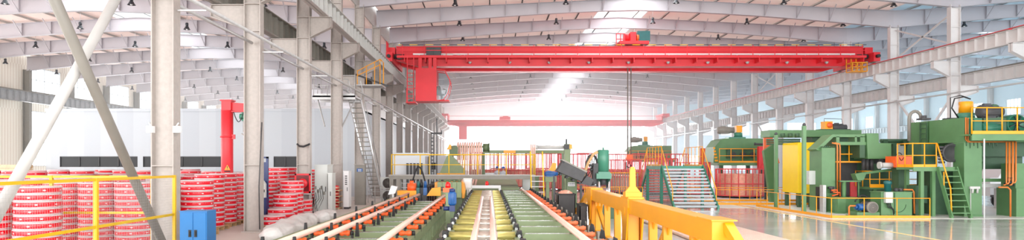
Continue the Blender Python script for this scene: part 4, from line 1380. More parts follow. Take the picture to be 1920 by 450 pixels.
for k in range(3): m.box(sx - .1 + k * .08, sx - .05 + k * .08, sy - .29, sy - .28, 1.2, 1.3)
m.build('button', 'black', h)
for o in (-.12, .12):
    m = MB(); m.tube((sx + o - .03, sy - .2, .08), (sx + o + .03, sy - .2, .08), .08, 12); m.build('wheel', 'black', st)

# thin wall pipes on the partition between the columns, dark cable on the third column
m = MB(); y = 27.7; m.path([(xat(557, y), y, zat(270, y)), (xat(562, y), y - .05, zat(274, y)), (xat(570, y), y - .1, zat(275, y)), (xat(577, y), y - .06, zat(272, y)), (xat(581, y), y, zat(270, y))], .04, 8)
tag(m.build('power_cord', 'black'), 'black cable looped round the third column', 'cable')
m = MB(); m.path([(xat(486, 21.7), 21.75, .1), (xat(484, 21.7), 21.78, 1.5), (xat(489, 21.7), 21.8, 3.6)], .02, 6)
tag(m.build('power_cord', 'charcoal'), 'thin dark cable hanging down the second column', 'cable')

# ------------------------------------------------------------------ steel access stairs to the crane on the fourth and fifth column
ls = T('access_stairs', 'steep grey steel stairs with landing and handrails between the fourth and fifth column', 'stairs', (-7.0, 38, 0))
zl = zat(183, 35.4)
m = MB(); m.box(-9.1, -6.9, 34.35, 36.0, zl - .08, zl); m.box(-9.1, -6.9, 34.35, 34.41, zl - .2, zl); m.box(-9.1, -6.9, 35.94, 36.0, zl - .2, zl); m.build('landing', 'galv', ls)
pa, pb = Vector((0, 35.9, zl)), Vector((0, 43.2, .02))
for x in (-7.55, -6.92):
    m = MB(); m.bar((x, pa.y, pa.z), (x, pb.y, pb.z), .04, .24); m.build('stringer', 'galv', ls)
    m = MB()
    m.tube((x, pa.y, pa.z + .95), (x, pb.y - .3, pb.z + 1.1), .022, 8)
    for k in range(7):
        p = pa.lerp(pb, (k + .3) / 7); m.tube((x, p.y, p.z), (x, p.y, p.z + .98), .018, 6)
    m.build('handrail', 'galv', ls)
for k in range(22):
    p = pa.lerp(pb, (k + .7) / 22.4)
    m = MB(); m.box(-7.53, -6.94, p.y - .13, p.y + .13, p.z - .05, p.z); m.build('tread', 'steel_dark', ls)
railing(ls, [(-6.93, 34.4), (-9.05, 34.4), (-9.05, 35.95), (-7.6, 35.95)], zl, 1.05, 'galv', .022, .8, .1)
for x in (-9.0, -7.0):
    m = MB(); m.bar((x, 35.0, zl - .1), (x + .6 if x < -8 else x - .5, 34.1, zl - 1.6), .06); m.build('knee_brace', 'galv', ls)
yr = T('yellow_gate', 'small yellow railing gate below the crane beam by the stairs', 'railing', (-6.6, 37, 6.4))
zg = zat(160, 37)
m = MB(); m.box(-7.3, -5.9, 36.6, 38.0, zg - .05, zg); m.build('platform', 'galv', yr)
m = MB()
for a, b in (((-7.25, 36.7, zg + .75), (-6.0, 36.7, zg + 1.4)), ((-7.25, 36.7, zg + .5), (-6.0, 36.7, zg + 1.1))): m.tube(a, b, .022, 8)
for x, h in ((-7.25, .8), (-6.75, 1.05), (-6.3, 1.25), (-6.0, 1.4)): m.tube((x, 36.7, zg), (x, 36.7, zg + h), .022, 8)
m.tube((-6.0, 36.7, zg + 1.4), (-6.0, 37.9, zg + 1.4), .03, 8); m.tube((-6.0, 37.9, zg), (-6.0, 37.9, zg + 1.4), .03, 8)
m.build('rail', 'yellow', yr)
m = MB(); m.bar((-7.4, 37.0, zg + .6), (-5.6, 37.0, zg - .05), .06, .1); m.build('brace', 'charcoal', yr)
# lower cage of rails round the stair foot
lf = T('stair_guard', 'low grey tube guard around the foot of the steel stairs', 'railing', (-7, 38, 0))
railing(lf, [(xat(690, 38), 38), (xat(716, 38), 38)], 0, .95, 'galv', .025, .4, 0, 2)

# air conditioner units stacked beside the sixth column
for k in range(2):
    x0, x1 = xat(713, 38.4), xat(735, 38.4); zb_ = .03 + k * .74
    r = T('air_conditioner', '%s of two stacked outdoor fan units beside the left columns' % ('upper' if k else 'lower'), 'air conditioner', ((x0 + x1) / 2, 38.6, zb_ - .03))
    m = MB(); m.box(x0, x1, 38.45, 38.8, zb_, zb_ + .68); c = m.build('case', 'cabinet_grey', r)
    m = MB(); xc = x0 + .42
    m.lathe([(.0, 0), (.27, 0), (.27, -.02), (.29, -.02), (.29, .0)], (xc, 38.44, zb_ + .34), 24, 'y'); m.build('fan_opening', 'charcoal', c)
    m = MB()
    for q in range(5): m.path([(xc + (.05 + .05 * q) * math.cos(a * PI / 8), 38.415, zb_ + .34 + (.05 + .05 * q) * math.sin(a * PI / 8)) for a in range(16)], .006, 4, True)
    for q in range(4): a = q * PI / 4; m.bar((xc - .28 * math.cos(a), 38.413, zb_ + .34 - .28 * math.sin(a)), (xc + .28 * math.cos(a), 38.413, zb_ + .34 + .28 * math.sin(a)), .008)
    m.build('grille', 'steel', c)
    m = MB(); m.box(x0 + .05, x0 + .1, 38.45, 38.8, zb_ - .03, zb_); m.box(x1 - .1, x1 - .05, 38.45, 38.8, zb_ - .03, zb_); m.build('foot', 'charcoal', r)
# ------------------------------------------------------------------ green crossover stairs
cs = T('crossover_stairs', 'green framed crossover stairs with grey treads and yellow handrails behind the yellow beam', 'stairs', (10.2, 36, 0))
sx0, sx1, syb, syt, szt = 9.13, 11.3, 32.9, 35.3, 2.09
for x in (sx0, sx1):
    m = MB(); m.bar((x, syb, .05), (x, syt, szt), .06, .22); m.box(x - .05, x + .05, syb - .08, syb + .1, 0, .16); m.build('stringer', 'stair_green', cs)
for x in (sx0 + .05, sx1 - .05):
    m = MB(); m.bar((x, 40.9, .05), (x, 38.5, szt), .06, .22); m.build('stringer', 'stair_green', cs)
for k in range(12):
    t = (k + .6) / 12.4
    y = syb + (syt - syb) * t; z = .05 + (szt - .05) * t
    m = MB(); m.box(sx0 + .03, sx1 - .03, y - .14, y + .14, z - .015, z + .02); m.box(sx0 + .03, sx1 - .03, y - .145, y - .135, z - .07, z + .02); m.build('tread', 'tread', cs)
    y2 = 40.9 - (40.9 - 38.5) * t
    m = MB(); m.box(sx0 + .08, sx1 - .08, y2 - .12, y2 + .12, z - .015, z + .02); m.box(sx0 + .08, sx1 - .08, y2 + .115, y2 + .125, z - .06, z + .02); m.build('tread', 'tread', cs)
m = MB(); m.box(sx0, sx1, syt, 38.5, szt - .03, szt); m.build('platform', 'tread', cs)
m = MB()
for y in (syt, 38.5): m.box(sx0 - .04, sx1 + .04, y - .05, y + .05, szt - .18, szt + .02)
for x in (sx0, sx1): m.box(x - .05, x + .05, syt, 38.5, szt - .18, szt + .02)
m.build('platform_frame', 'stair_green', cs)
for x in (sx0, sx1):
    for y in (syt + .02, 38.4):
        m = MB(); m.box(x - .07, x + .07, y - .07, y + .07, 0, szt - .1); m.box(x - .14, x + .14, y - .14, y + .14, 0, .015); m.build('post', 'stair_green', cs)
for x in (sx0, sx1):
    m = MB(); m.tube((x, syb + .25, .95), (x, syt, szt + 1.0), .025, 8); m.tube((x, syb + .25, .25), (x, syb + .25, .95), .022, 8); m.build('handrail', 'yellow', cs)
    m = MB(); m.tube((x, 40.5, 1.2), (x, 38.5, szt + 1.0), .025, 8); m.build('handrail', 'yellow', cs)
    railing(cs, [(x, syt), (x, 38.5)], szt, 1.05, 'yellow', .022, .62, .1)

# ------------------------------------------------------------------ low yellow safety fences on kerbs
def low_fence(pts, label, h=.82, spacing=1.25):
    c = (sum(p[0] for p in pts) / len(pts), sum(p[1] for p in pts) / len(pts), 0)
    r = T('safety_railing', label, 'railing', c)
    railing(r, pts, 0, h, 'yellow', .022, spacing, 0, 0)
    for a, b in zip(pts, pts[1:]):
        m = MB(); m.bar((*a, .06), (*b, .06), .1, .1); m.build('kerb', 'yellow', r)


low_fence([(13.9, 34.6), (14.1, 27.45), (18.05, 27.3)], 'low yellow railing on a kerb in front of the green machine with the yellow cover')
m = None
low_fence([(12.35, 36.2), (13.6, 36.2), (18.2, 36.2)], 'low yellow railing right of the green crossover stairs below the copper baskets')
low_fence([(11.9, 39.5), (19.0, 39.5)], 'second low yellow railing farther behind the crossover stairs')
low_fence([(4.6, 36.5), (8.4, 36.5)], 'low yellow railing left of the crossover stairs', .95, .6)

# ------------------------------------------------------------------ right-hand green press on columns
X = 20.1; YN = 28.2
pr = T('green_press', 'large green press machine on columns at the right with a motor platform', 'machine', (21, 29, 0))
zt4, zb4 = 4.19, 3.15
m = MB(); m.box(X, 20.86, YN, 28.9, 0, zb4); m.box(X - .05, 20.92, YN - .05, 28.95, 0, .06); m.build('column', 'press_green', pr, bevel=.02)
m = MB(); m.box(xat(1904, YN), 23.6, YN, 29.0, 0, zb4 - .9); m.box(xat(1902, YN), 23.6, YN - .1, 29.2, 0, 1.2); m.build('column', 'press_green', pr)
m = MB(); m.box(X, 23.6, YN, 30.45, zb4, zt4); m.box(X + .03, 23.6, YN - .01, YN, zb4, zb4 + .1); m.build('crosshead', 'press_green', pr, bevel=.02)
m = MB(); m.box(X - .02, X + 1.1, 30.6, 31.9, zb4 - .55, zt4); m.build('rear_housing', 'press_green', pr, bevel=.02)
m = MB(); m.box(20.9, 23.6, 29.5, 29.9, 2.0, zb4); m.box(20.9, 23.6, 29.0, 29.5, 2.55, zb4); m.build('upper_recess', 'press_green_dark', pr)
m = MB()
for k in range(9): m.prism([(X + .06 + k * .16, zb4), (X + .1 + k * .16, zb4), (X + .1 + k * .16, zb4 - .12 - .1 * (k % 2)), (X + .08 + k * .16, zb4 - .16 - .1 * (k % 2))], 'y', YN - .03, YN + .0)
m.build('rib', 'press_green_dark', pr)
for k, z in enumerate((1.45, 1.22)):
    m = MB(); m.box(20.86, xat(1905, 29), 29.0, 29.15, z, z + .14); m.build('tie_beam', 'press_green' if k == 0 else 'galv', pr)
m = MB(); m.bar((20.9, 29.3, .1), (21.7, 29.3, 2.3), .14, .1); m.build('strut', 'press_green_dark', pr)
# side ladder on the rear housing
m = MB()
for y in (30.5, 30.95): m.bar((X - .08, y, zb4 - .4), (X - .08, y, zt4 - .05), .05)
for k in range(6): m.bar((X - .08, 30.5, zb4 - .25 + k * .24), (X - .08, 30.95, zb4 - .25 + k * .24), .035)
m.build('ladder', 'press_green_dark', pr)
# equipment under the crosshead
m = MB(); m.box(X - .6, X + .6, 29.3, 30.4, 0, 2.0); m.box(X - .9, X - .2, 29.6, 30.6, 2.0, 3.1); m.build('lower_body', 'press_green_dark', pr)
m = MB(); m.lathe([(.0, 0), (.4, 0), (.4, -.12), (.33, -.12), (.3, -.06), (0, -.06)], (xat(1780, 28.9), 28.85, 2.7), 20, 'y')
for k in range(6): m.tube((xat(1757, 28.9), 28.8, 2.3 + .13 * k), (xat(1768, 28.9), 28.8, 2.3 + .13 * k), .05, 8)
m.build('hose_manifold', 'charcoal', pr)
# motor platform with railing
pz0 = 3.46; x0, x1 = xat(1822, 27.4), 24.2
m = MB(); m.box(x0, x1, 27.4, YN, pz0 - .06, pz0); m.box(x0, x1, 27.38, 27.46, pz0 - .26, pz0); m.build('motor_platform', 'press_green', pr)
m = MB(); m.box(x0, x1, 27.34, 27.38, pz0 + .0, pz0 + .13); m.build('kick_board', 'yellow', pr)
railing(pr, [(x0, 27.4), (x1, 27.4)], pz0, 1.08, 'yellow', .03, .62)
# landing and ship ladder
lz = 2.08; a0, a1 = 17.95, 19.72
m = MB(); m.box(a0, a1, 28.25, 29.4, lz - .1, lz); m.box(a0, a1, 28.2, 28.25, lz - .16, lz + .02); m.build('landing', 'press_green', pr)
railing(pr, [(a0, 29.3), (a0, 28.25), (18.95, 28.25)], lz, 1.02, 'yellow', .028, .48, .12)
for x, y in ((18.36, 28.32), (18.85, 28.32), (18.36, 29.3)):
    m = MB(); m.box(x - .07, x + .07, y - .07, y + .07, 0, lz - .1); m.build('landing_post', 'press_green', pr)
m = MB(); m.box(18.3, 18.8, 28.6, 29.2, .55, 1.3); m.box(18.35, 18.7, 28.7, 29.1, 0, .55); m.build('gear_housing', 'press_green_dark', pr)
for x in (18.97, 19.75):
    m = MB(); m.bar((x, 27.35, .04), (x, 28.2, lz), .05, .2); m.box(x - .05, x + .05, 27.28, 27.42, 0, .12); m.build('stringer', 'press_green', pr)
for k in range(8):
    t = (k + .7) / 8.2; y = 27.35 + .85 * t; z = .04 + (lz - .04) * t
    m = MB(); m.box(19.0, 19.72, y - .1, y + .1, z - .02, z + .02); m.build('tread', 'press_green', pr)
m = MB(); m.tube((18.95, 28.2, lz + 1.02), (19.0, 27.45, 1.25), .028, 8); m.tube((19.0, 27.45, 1.25), (19.0, 27.38, .2), .028, 8); m.tube((18.97, 27.8, 1.9), (18.97, 27.8, 1.05), .025, 8); m.build('handrail', 'yellow', pr)
# hydraulics on top
x = xat(1811, 29.4); m = MB(); m.lathe([(.3, 0), (.34, .02), (.34, .26), (.3, .28)], (x, 29.4, zt4), 22); c = m.build('accumulator_base', 'cyl_green', pr)
m = MB(); m.lathe([(.27, .28), (.27, .75), (.25, .78), (0, .78)], (x, 29.4, zt4), 22); m.build('accumulator', 'yellow', c)
m = MB(); m.path([(x - .3, 29.4, zt4 + .02), (x - .62, 29.4, zt4 + .5), (x - .5, 29.4, zt4 + .92), (x - .1, 29.4, zt4 + 1.0), (x + .2, 29.4, zt4 + .9)], .03, 8)
m.path([(x - .75, 29.3, zt4), (x - .75, 29.3, zt4 + .95), (x - .3, 29.3, zt4 + 1.05), (x + .1, 29.4, zt4 + .95)], .022, 8); m.build('hose', 'black', pr)
m = MB(); m.box(x - .9, x - .55, 29.2, 29.6, zt4, zt4 + .06); m.tube((x - 1.6, 29.8, zt4), (x - 1.6, 29.8, zt4 + .2), .12, 12); m.box(x - 1.8, x - 1.4, 29.6, 30, zt4, zt4 + .08); m.build('top_fitting', 'charcoal', pr)
xx = xat(1716, 31); m = MB()
m.path([(xx - .28, 31, zt4 - .9)] + [(xx - .28 * math.cos(PI * t / 10), 31, zt4 + .12 + .36 * math.sin(PI * t / 10)) for t in range(11)], .075, 10); m.build('cable_carrier', 'steel_dark', pr)
# motors on the platform
def motor(root, name, p, L, r, mat, fan='green_motor'):
    """horizontal finned motor along x with end bells and feet"""
    x, y, z = p
    m = MB(); m.lathe([(r * .55, 0), (r, .04), (r, L * .75), (r * .8, L * .8), (r * .8, L), (0, L)], (x, y, z), 20, 'x')
    for k in range(16):
        a = 2 * PI * k / 16; m.bar((x + .06, y + r * math.cos(a), z + r * math.sin(a)), (x + L * .72, y + r * math.cos(a), z + r * math.sin(a)), .02)
    m.box(x + L * .15, x + L * .6, y - r * .8, y + r * .8, z - r * 1.15, z - r * .8)
    b = m.build(name, mat, root)
    m = MB(); m.box(x + L * .2, x + L * .5, y - r * .3, y + r * .3, z + r * .9, z + r * 1.25); m.build('terminal_box', mat, b)
    return b


motor(pr, 'motor', (xat(1838, 28), 28.1, zat(209, 28)), .95, .27, 'charcoal')
m = MB(); m.box(xat(1838, 28), xat(1880, 28), 27.8, 28.6, pz0, zat(222, 28)); m.lathe([(.14, 0), (.2, .1), (.12, .16), (0, .18)], (xat(1866, 28), 28.1, zat(203, 28)), 12); m.build('motor_bed', 'press_green_dark', pr)
m = MB(); y = 28.0; xc, zc = xat(1902, y), zat(233, y)
m.lathe([(0, 0), (.36, 0), (.36, -.05), (.4, -.05), (.4, .7), (0, .7)], (xc, y - .1, zc), 24, 'y'); mt = m.build('blower', 'green_motor', pr)
m = MB()
for k in range(8): a = 2 * PI * k / 8; m.bar((xc + .06 * math.cos(a), y - .16, zc + .06 * math.sin(a)), (xc + .35 * math.cos(a + .35), y - .16, zc + .35 * math.sin(a + .35)), .03)
m.lathe([(0, 0), (.08, 0), (.08, -.06), (0, -.06)], (xc, y - .12, zc), 12, 'y'); m.build('fan_blades', 'black', mt)
m = MB(); m.box(xc - .4, xc + .4, y, y + .6, pz0, zc - .3); m.build('blower_foot', 'press_green_dark', pr)
motor(pr, 'pump_motor', (xat(1842, 27.8), 27.9, zat(240, 27.8)), .75, .24, 'green_motor')
m = MB(); m.box(xat(1823, 27.9), xat(1838, 27.9), 27.8, 28.15, pz0, zat(222, 27.9)); m.build('valve_block', 'green_motor', pr)
# orange pipework
m = MB(); y = YN - .06; pxs = [(1811, 220), (1811, 262), (1815, 266), (1903, 266)]
for o in (0, .09): m.path([(xat(a, y) + o, y, zat(b, y) - o * .3) for a, b in pxs[:2]] + [(xat(1815, y) + o, y, zat(266, y)), (xat(1903, y) + o * .5, y, zat(266, y))], .028, 8)
m.build('oil_pipe', 'orange_pipe', pr)
for k in range(6):
    m = MB(); x = xat(1885 + k * 3.2, y); y2 = YN - .12 - (k % 2) * .05
    zb_ = zat(347 - (k % 3) * 2, y)
    m.path([(x, y2, zat(266, y)), (x, y2, zb_ + .1), (x - .04, y2, zb_ + .02), (x - .12, y2, zb_)], .03, 8); m.build('oil_pipe', 'orange_pipe', pr)
m = MB(); m.path([(xat(1869, y), y - .1, zat(351, y)), (xat(1886, y), y - .1, zat(351, y)), (xat(1891, y), y - .1, zat(356, y)), (xat(1891, y), y - .1, 0.0)], .035, 8); m.build('oil_pipe', 'orange_pipe', pr)
m = MB(); x = xat(1892, 28.1); z = zat(342, 28.1); m.tube((x - .1, 28.1, z), (x + .12, 28.1, z), .09, 12); m.tube((x, 28.1, z), (x, 28.1, z + .2), .05, 10); m.lathe([(.0, 0), (.12, 0), (.12, .02), (0, .02)], (x, 28.1, z + .18), 12); m.tube((x - .2, 28.1, z - .05), (x + .2, 28.1, z - .12), .04, 8); m.build('valve', 'black', pr)
m = MB(); m.tube((xat(1846, 27.3), 27.32, 0), (xat(1846, 27.3), 27.32, pz0 - .2), .028, 8); m.build('conduit', 'white_paint', pr)
# white bracket with small taps on the column foot
m = MB(); y = YN - .08; z = zat(354, YN)
m.box(xat(1819, y), xat(1838, y), y, y + .08, z, z + .1)
for px in (1824, 1833): m.tube((xat(px, y), y, z), (xat(px, y) - .02, y, z - .18), .04, 8)
m.tube((xat(1820, y), y, 0), (xat(1820, y), y, z), .018, 6); m.build('tap_rack', 'steel_light', pr)
# white vans and sheets parked behind the press
vn = T('parked_truck', 'white truck body with red rear light seen beneath the right-hand press', 'truck', (27, 38, 0))
x0, x1 = xat(1842, 34.5), xat(1925, 34.5)
m = MB(); m.box(x0 + .4, x1, 34.5, 36.5, .55, 1.5); m.prism([(x0 + .9, 1.5), (x1, 1.5), (x1, 2.25), (x0 + 1.3, 2.25)], 'y', 34.6, 36.4); m.build('body', 'vehicle_white', vn)
m = MB(); m.prism([(x0 + 1.15, 1.55), (x1 - .3, 1.55), (x1 - .3, 2.12), (x0 + 1.45, 2.12)], 'y', 34.58, 34.6); m.build('window', 'dark_glass', vn)
m = MB(); m.box(x1 - .9, x1 - .3, 34.46, 34.5, .72, 1.0); m.build('rear_light', 'beacon', vn)
for xw in (x0 + .9, x1 - .5):
    m = MB(); m.lathe([(.0, -.02), (.2, -.02), (.33, .0), (.33, .2), (.0, .2)], (xw, 34.5, .335), 20, 'y'); m.build('wheel', 'rubber', vn)
m = MB(); m.box(x0 + .4, x1, 34.44, 34.5, .5, .62); m.build('bumper', 'charcoal', vn)
m = MB(); m.box(x0 - .2, 27.4, 32.6, 33.7, 1.0, 1.05)
for k in range(5): m.box(x0 - .2 + k * .4, x0 - .17 + k * .4, 32.6, 33.7, 1.05, 1.09)
shelf = T('sheet_table', 'pale table with bluish sheets behind the right-hand press', 'table', ((x0 + x1) / 2, 33.2, 0))
m.build('sheet', 'panel_white', shelf)
for q in (x0, x0 + 1.0, 27.3):
    m = MB(); m.box(q - .05, q + .05, 32.7, 33.65, 0, 1.0); m.build('leg', 'galv', shelf)
tube_ = MB(); tube_.box(x0 - .3, x1 + 1, 31.9, 32.1, .2, .32); tube_.box(x0 - .3, x1 + 1, 31.9, 32.1, .0, .08)
tag(tube_.build('yellow_rail', 'yellow'), 'long yellow floor rail behind the foot of the right-hand press', 'rail')
# orange feeder box and green hydraulic line left of the press
fb = T('feeder_unit', 'bright orange feeder box with black cables left of the right-hand press', 'machine', (xat(1696, 29.5), 29.5, 0))
y = 29.65
m = MB(); m.box(xat(1680, y), xat(1711, y), y, y + .8, zat(314, y), zat(293, y)); m.build('box', 'orange', fb)
m = MB(); m.box(xat(1690, y), xat(1704, y), y + .2, y + .7, 0, zat(314, y)); m.build('stand', 'press_green_dark', fb)
m = MB(); m.path([(xat(1684 + 14 * t / 8, y), y + .2, zat(293, y) + .16 * math.sin(PI * t / 8)) for t in range(9)], .02, 6); m.build('cable', 'black', fb)
m = MB(); m.path([(xat(1686 + 8 * t / 8, y), y - .02, zat(295, y) - .14 * math.sin(PI * t / 8)) for t in range(9)], .015, 6); m.build('cable', 'black', fb)
m = MB(); m.tube((xat(1658, y), y + .3, zat(310, y)), (xat(1680, y), y + .3, zat(310, y)), .12, 16); m.tube((xat(1655, y), y + .3, zat(310, y)), (xat(1659, y), y + .3, zat(310, y)), .16, 16); m.build('spindle', 'steel_light', fb)
# ------------------------------------------------------------------ middle green machine with the yellow cover
mm = T('forging_machine', 'green forging machine with C-shaped arm and bright yellow cover in the middle right', 'machine', (16.5, 32, 0))
m = MB(); m.box(15.47, 16.1, 31, 32.2, 0, 2.98); m.build('main_cabinet', 'press_green', mm, bevel=.015)
m = MB(); m.box(15.43, 15.47, 31.1, 31.5, .1, 1.15); m.build('dark_opening', 'black', mm)
m = MB(); m.box(15.2, 15.47, 31.6, 32.0, 1.25, 1.9); d = m.build('switch_box', 'cabinet_grey', mm)
m = MB(); m.box(15.18, 15.2, 31.62, 31.98, 1.28, 1.87); m.box(15.165, 15.18, 31.66, 31.69, 1.5, 1.6); m.build('box_door', 'cabinet_grey', d)
m = MB()
for k in range(7): m.tube((15.5 + .09 * k, 31.05, 2.98), (15.5 + .09 * k, 31.05, 3.05), .03, 8)
m.build('bolt_row', 'press_green_dark', mm)
# yellow cover
m = MB(); m.box(15.75, 16.7, 34, 35.8, .72, zat(267, 34)); m.build('yellow_cover', 'cover_yellow', mm, bevel=.02)
m = MB()
for x, y in ((15.9, 34.2), (16.5, 34.2), (15.9, 35.6), (16.5, 35.6)): m.box(x - .08, x + .08, y - .08, y + .08, 0, .72)
m.build('cover_stand', 'press_green_dark', mm)
# C arm
def pz_(px, py, y): return (xat(px, y), zat(py, y))
y = 31.2
m = MB(); m.prism([pz_(1530, 280, y), pz_(1560, 252, y), pz_(1622, 252, y), pz_(1622, 257, y), pz_(1563, 257, y), pz_(1536, 283, y)], 'y', y, y + .9)
m.box(xat(1568, y), xat(1640, y), y, y + .9, zat(272, y), zat(266, y)); m.box(xat(1568, y), xat(1574, y), y, y + .9, zat(266, y), zat(256, y)); m.box(xat(1613, y), xat(1622, y), y, y + .9, zat(266, y), zat(256, y)); m.box(xat(1603, y), xat(1607, y), y, y + .6, zat(266, y), zat(256, y)); m.build('arm', 'press_green', mm)
m = MB(); m.prism([pz_(1623, 250, y), pz_(1645, 250, y), pz_(1646, 268, y), pz_(1669, 269, y), pz_(1669, 292, y), pz_(1664, 298, y), pz_(1625, 298, y)], 'y', y - .1, y + 1.1); m.build('press_head', 'press_green', mm, bevel=.015)
m = MB(); m.box(xat(1612, y), xat(1622, y), y, y + .8, zat(296, y), zat(272, y)); m.build('head_rib', 'press_green_dark', mm)
for px in (1626, 1633, 1641):
    m = MB(); m.tube((xat(px, y), y + .3, zat(319, y)), (xat(px, y), y + .3, zat(298, y)), .09, 12); m.build('guide_rod', 'charcoal', mm)
m = MB(); m.box(xat(1648, y), xat(1657, y), y, y + .4, zat(307, y), zat(298, y)); m.tube((xat(1664, y), y + .2, zat(312, y)), (xat(1664, y), y + .2, zat(298, y)), .07, 12); m.build('tool_holder', 'charcoal', mm)
# back column and dark interior
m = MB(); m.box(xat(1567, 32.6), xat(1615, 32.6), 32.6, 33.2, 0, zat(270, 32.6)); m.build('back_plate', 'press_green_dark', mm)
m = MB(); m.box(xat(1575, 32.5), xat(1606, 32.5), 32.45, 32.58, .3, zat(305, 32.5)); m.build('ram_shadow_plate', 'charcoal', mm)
m = MB(); m.box(xat(1594, 32.4), xat(1606, 32.4), 32.36, 32.44, .55, zat(340, 32.4)); m.build('red_guard', 'red_frame', mm)
m = MB(); m.box(xat(1568, 31.8), xat(1615, 31.8), 31.8, 31.95, zat(305, 31.8), zat(302, 31.8)); 
for px in (1593,): m.tube((xat(px, 31.8), 31.85, zat(302, 31.8)), (xat(px, 31.8), 31.85, zat(272, 31.8)), .03, 8)
m.tube((xat(1575, 31.8), 31.85, zat(289, 31.8)), (xat(1612, 31.8), 31.85, zat(289, 31.8)), .03, 8); m.build('inner_rail', 'yellow', mm)
m = MB()
for px in (1571, 1576): m.path([pz__ for pz__ in [(xat(px - 12, 31), 30.95, zat(268, 31)), (xat(px - 3, 31), 30.95, zat(270, 31)), (xat(px - 2, 31), 30.95, zat(276, 31)), (xat(px - 2, 31), 30.95, zat(366, 31))]], .035, 8)
m.build('oil_pipe', 'orange_pipe', mm)
# funnel chute arm
m = MB(); m.prism([pz_(1600, 326, 30.6), pz_(1622, 323, 30.6), pz_(1616, 338, 30.6), pz_(1605, 338, 30.6)], 'y', 30.45, 30.85); m.bar((xat(1612, 30.6), 30.65, zat(326, 30.6)), (xat(1690, 30.6), 30.65, zat(316, 30.6)), .12, .1); m.build('feed_arm', 'press_green', mm)
m = MB(); m.tube((xat(1611, 30.6), 30.65, .3), (xat(1611, 30.6), 30.65, zat(338, 30.6)), .03, 8); m.box(xat(1573, 30.7), xat(1612, 30.7), 30.6, 30.75, zat(341, 30.7), zat(338.5, 30.7)); m.tube((xat(1582, 30.7), 30.68, .2), (xat(1582, 30.7), 30.68, zat(341, 30.7)), .09, 12); m.build('feed_post', 'press_green', mm)
# base bed
m = MB(); m.box(xat(1565, 30.2), xat(1611, 30.2), 30.2, 30.9, 0.05, zat(370, 30.2)); m.box(xat(1571, 29.9), xat(1586, 29.9), 29.9, 30.2, .05, zat(371, 29.9)); m.box(xat(1562, 30.1), xat(1613, 30.1), 29.8, 31, 0, .05); m.build('bed', 'press_green', mm)
m = MB(); y = 30.8; x = xat(1559, y)
m.tube((x - .1, y, zat(352, y)), (x + .1, y, zat(352, y)), .07, 10); m.tube((x, y, zat(352, y)), (x, y, zat(362, y)), .06, 10); m.box(x - .14, x + .14, y - .06, y + .06, zat(353.5, y), zat(350, y)); m.build('valve_group', 'charcoal', mm)
m = MB(); m.path([(x - .05, y - .1, zat(357, y)), (x + .2, y - .1, zat(356, y)), (x + .25, y - .1, zat(364, y)), (x - .02, y - .1, zat(367, y))], .04, 8); m.path([(x, y - .16, zat(360, y)), (x + .3, y - .16, zat(361, y)), (x + .32, y - .16, zat(368, y))], .03, 8); m.build('orange_elbow', 'orange', mm)
m = MB(); m.box(xat(1541, 30.7), xat(1547, 30.7), 30.6, 30.9, 0, zat(347, 30.7)); m.build('steel_post', 'galv', mm)
# overhead duct with hoses and roof motor
m = MB(); m.box(xat(1441, 36.5), xat(1612, 36.5), 36.3, 37.6, zat(257, 36.5), zat(244, 36.5)); m.build('top_duct', 'press_green', mm, bevel=.02)
m = MB()
for k in range(3): m.tube((xat(1437, 35.8), 35.8, zat(262 + 4 * k, 35.8)), (xat(1500, 35.8), 35.8, zat(262 + 4 * k, 35.8)), .05, 8)
for px in (1466, 1480, 1493): m.tube((xat(px, 35.8), 35.7, zat(258, 35.8)), (xat(px, 35.8), 35.7, zat(250, 35.8)), .12, 12)
m.build('hose_bank', 'press_green_dark', mm)
m = MB(); m.box(xat(1520, 37), xat(1610, 37), 36.8, 38, 0, zat(256, 37)); m.build('rear_body', 'press_green_dark', mm)
m = MB(); m.box(xat(1616, 34.6), xat(1652, 34.6), 34.6, 35.6, 0, zat(298, 34.6)); m.box(xat(1652, 34.9), xat(1684, 34.9), 34.9, 35.6, 0, zat(322, 34.9)); m.build('rear_block', 'press_green_dark', mm)
m = MB(); m.box(xat(1544, 36.8), xat(1558, 36.8), 36.6, 37.1, zat(243, 36.8), zat(228, 36.8)); g = m.build('motor_gearbox', 'yellow', mm)
m = MB(); m.lathe([(0, 0), (.16, 0), (.16, -.02), (0, -.02)], (xat(1552, 36.8), 36.58, zat(235, 36.8)), 14, 'y'); m.build('gear_cover', 'orange', g)
motor(mm, 'roof_motor', (xat(1559, 36.8), 36.8, zat(239, 36.8)), .8, .2, 'charcoal')
m = MB(); m.box(xat(1535, 36.8), xat(1590, 36.8), 36.5, 37.2, zat(244, 36.5), zat(242, 36.5)); m.build('motor_bed', 'press_green_dark', mm)
m = MB(); m.path([(xat(1547, 36.8), 36.9, zat(228, 36.8)), (xat(1547, 36.8), 36.9, zat(222, 36.8)), (xat(1580, 36.8), 36.9, zat(223, 36.8)), (xat(1582, 36.8), 36.9, zat(232, 36.8))], .015, 6); m.build('motor_cable', 'black', mm)
# two standing green posts
for px, py, y, h, lab in ((1455, 390, 33.7, 253, 'slim green post standing left of the yellow cover'), (1507.5, 398, 30.7, 236, 'slim green post standing in front of the yellow cover')):
    x = xat(px, y); m = MB(); m.box(x - .075, x + .075, y - .075, y + .075, 0, zat(h, y)); r = T('green_post', lab, 'post', (x, y, 0)); m.build('shaft', 'press_green', r)
    m = MB(); m.box(x - .15, x + .15, y - .15, y + .15, 0, .02); m.build('foot', 'press_green', r)
    m = MB(); m.lathe([(.06, 0), (.09, .03), (.05, .12), (0, .14)], (x, y, zat(h, y)), 10); m.build('top_knob', 'charcoal', r)
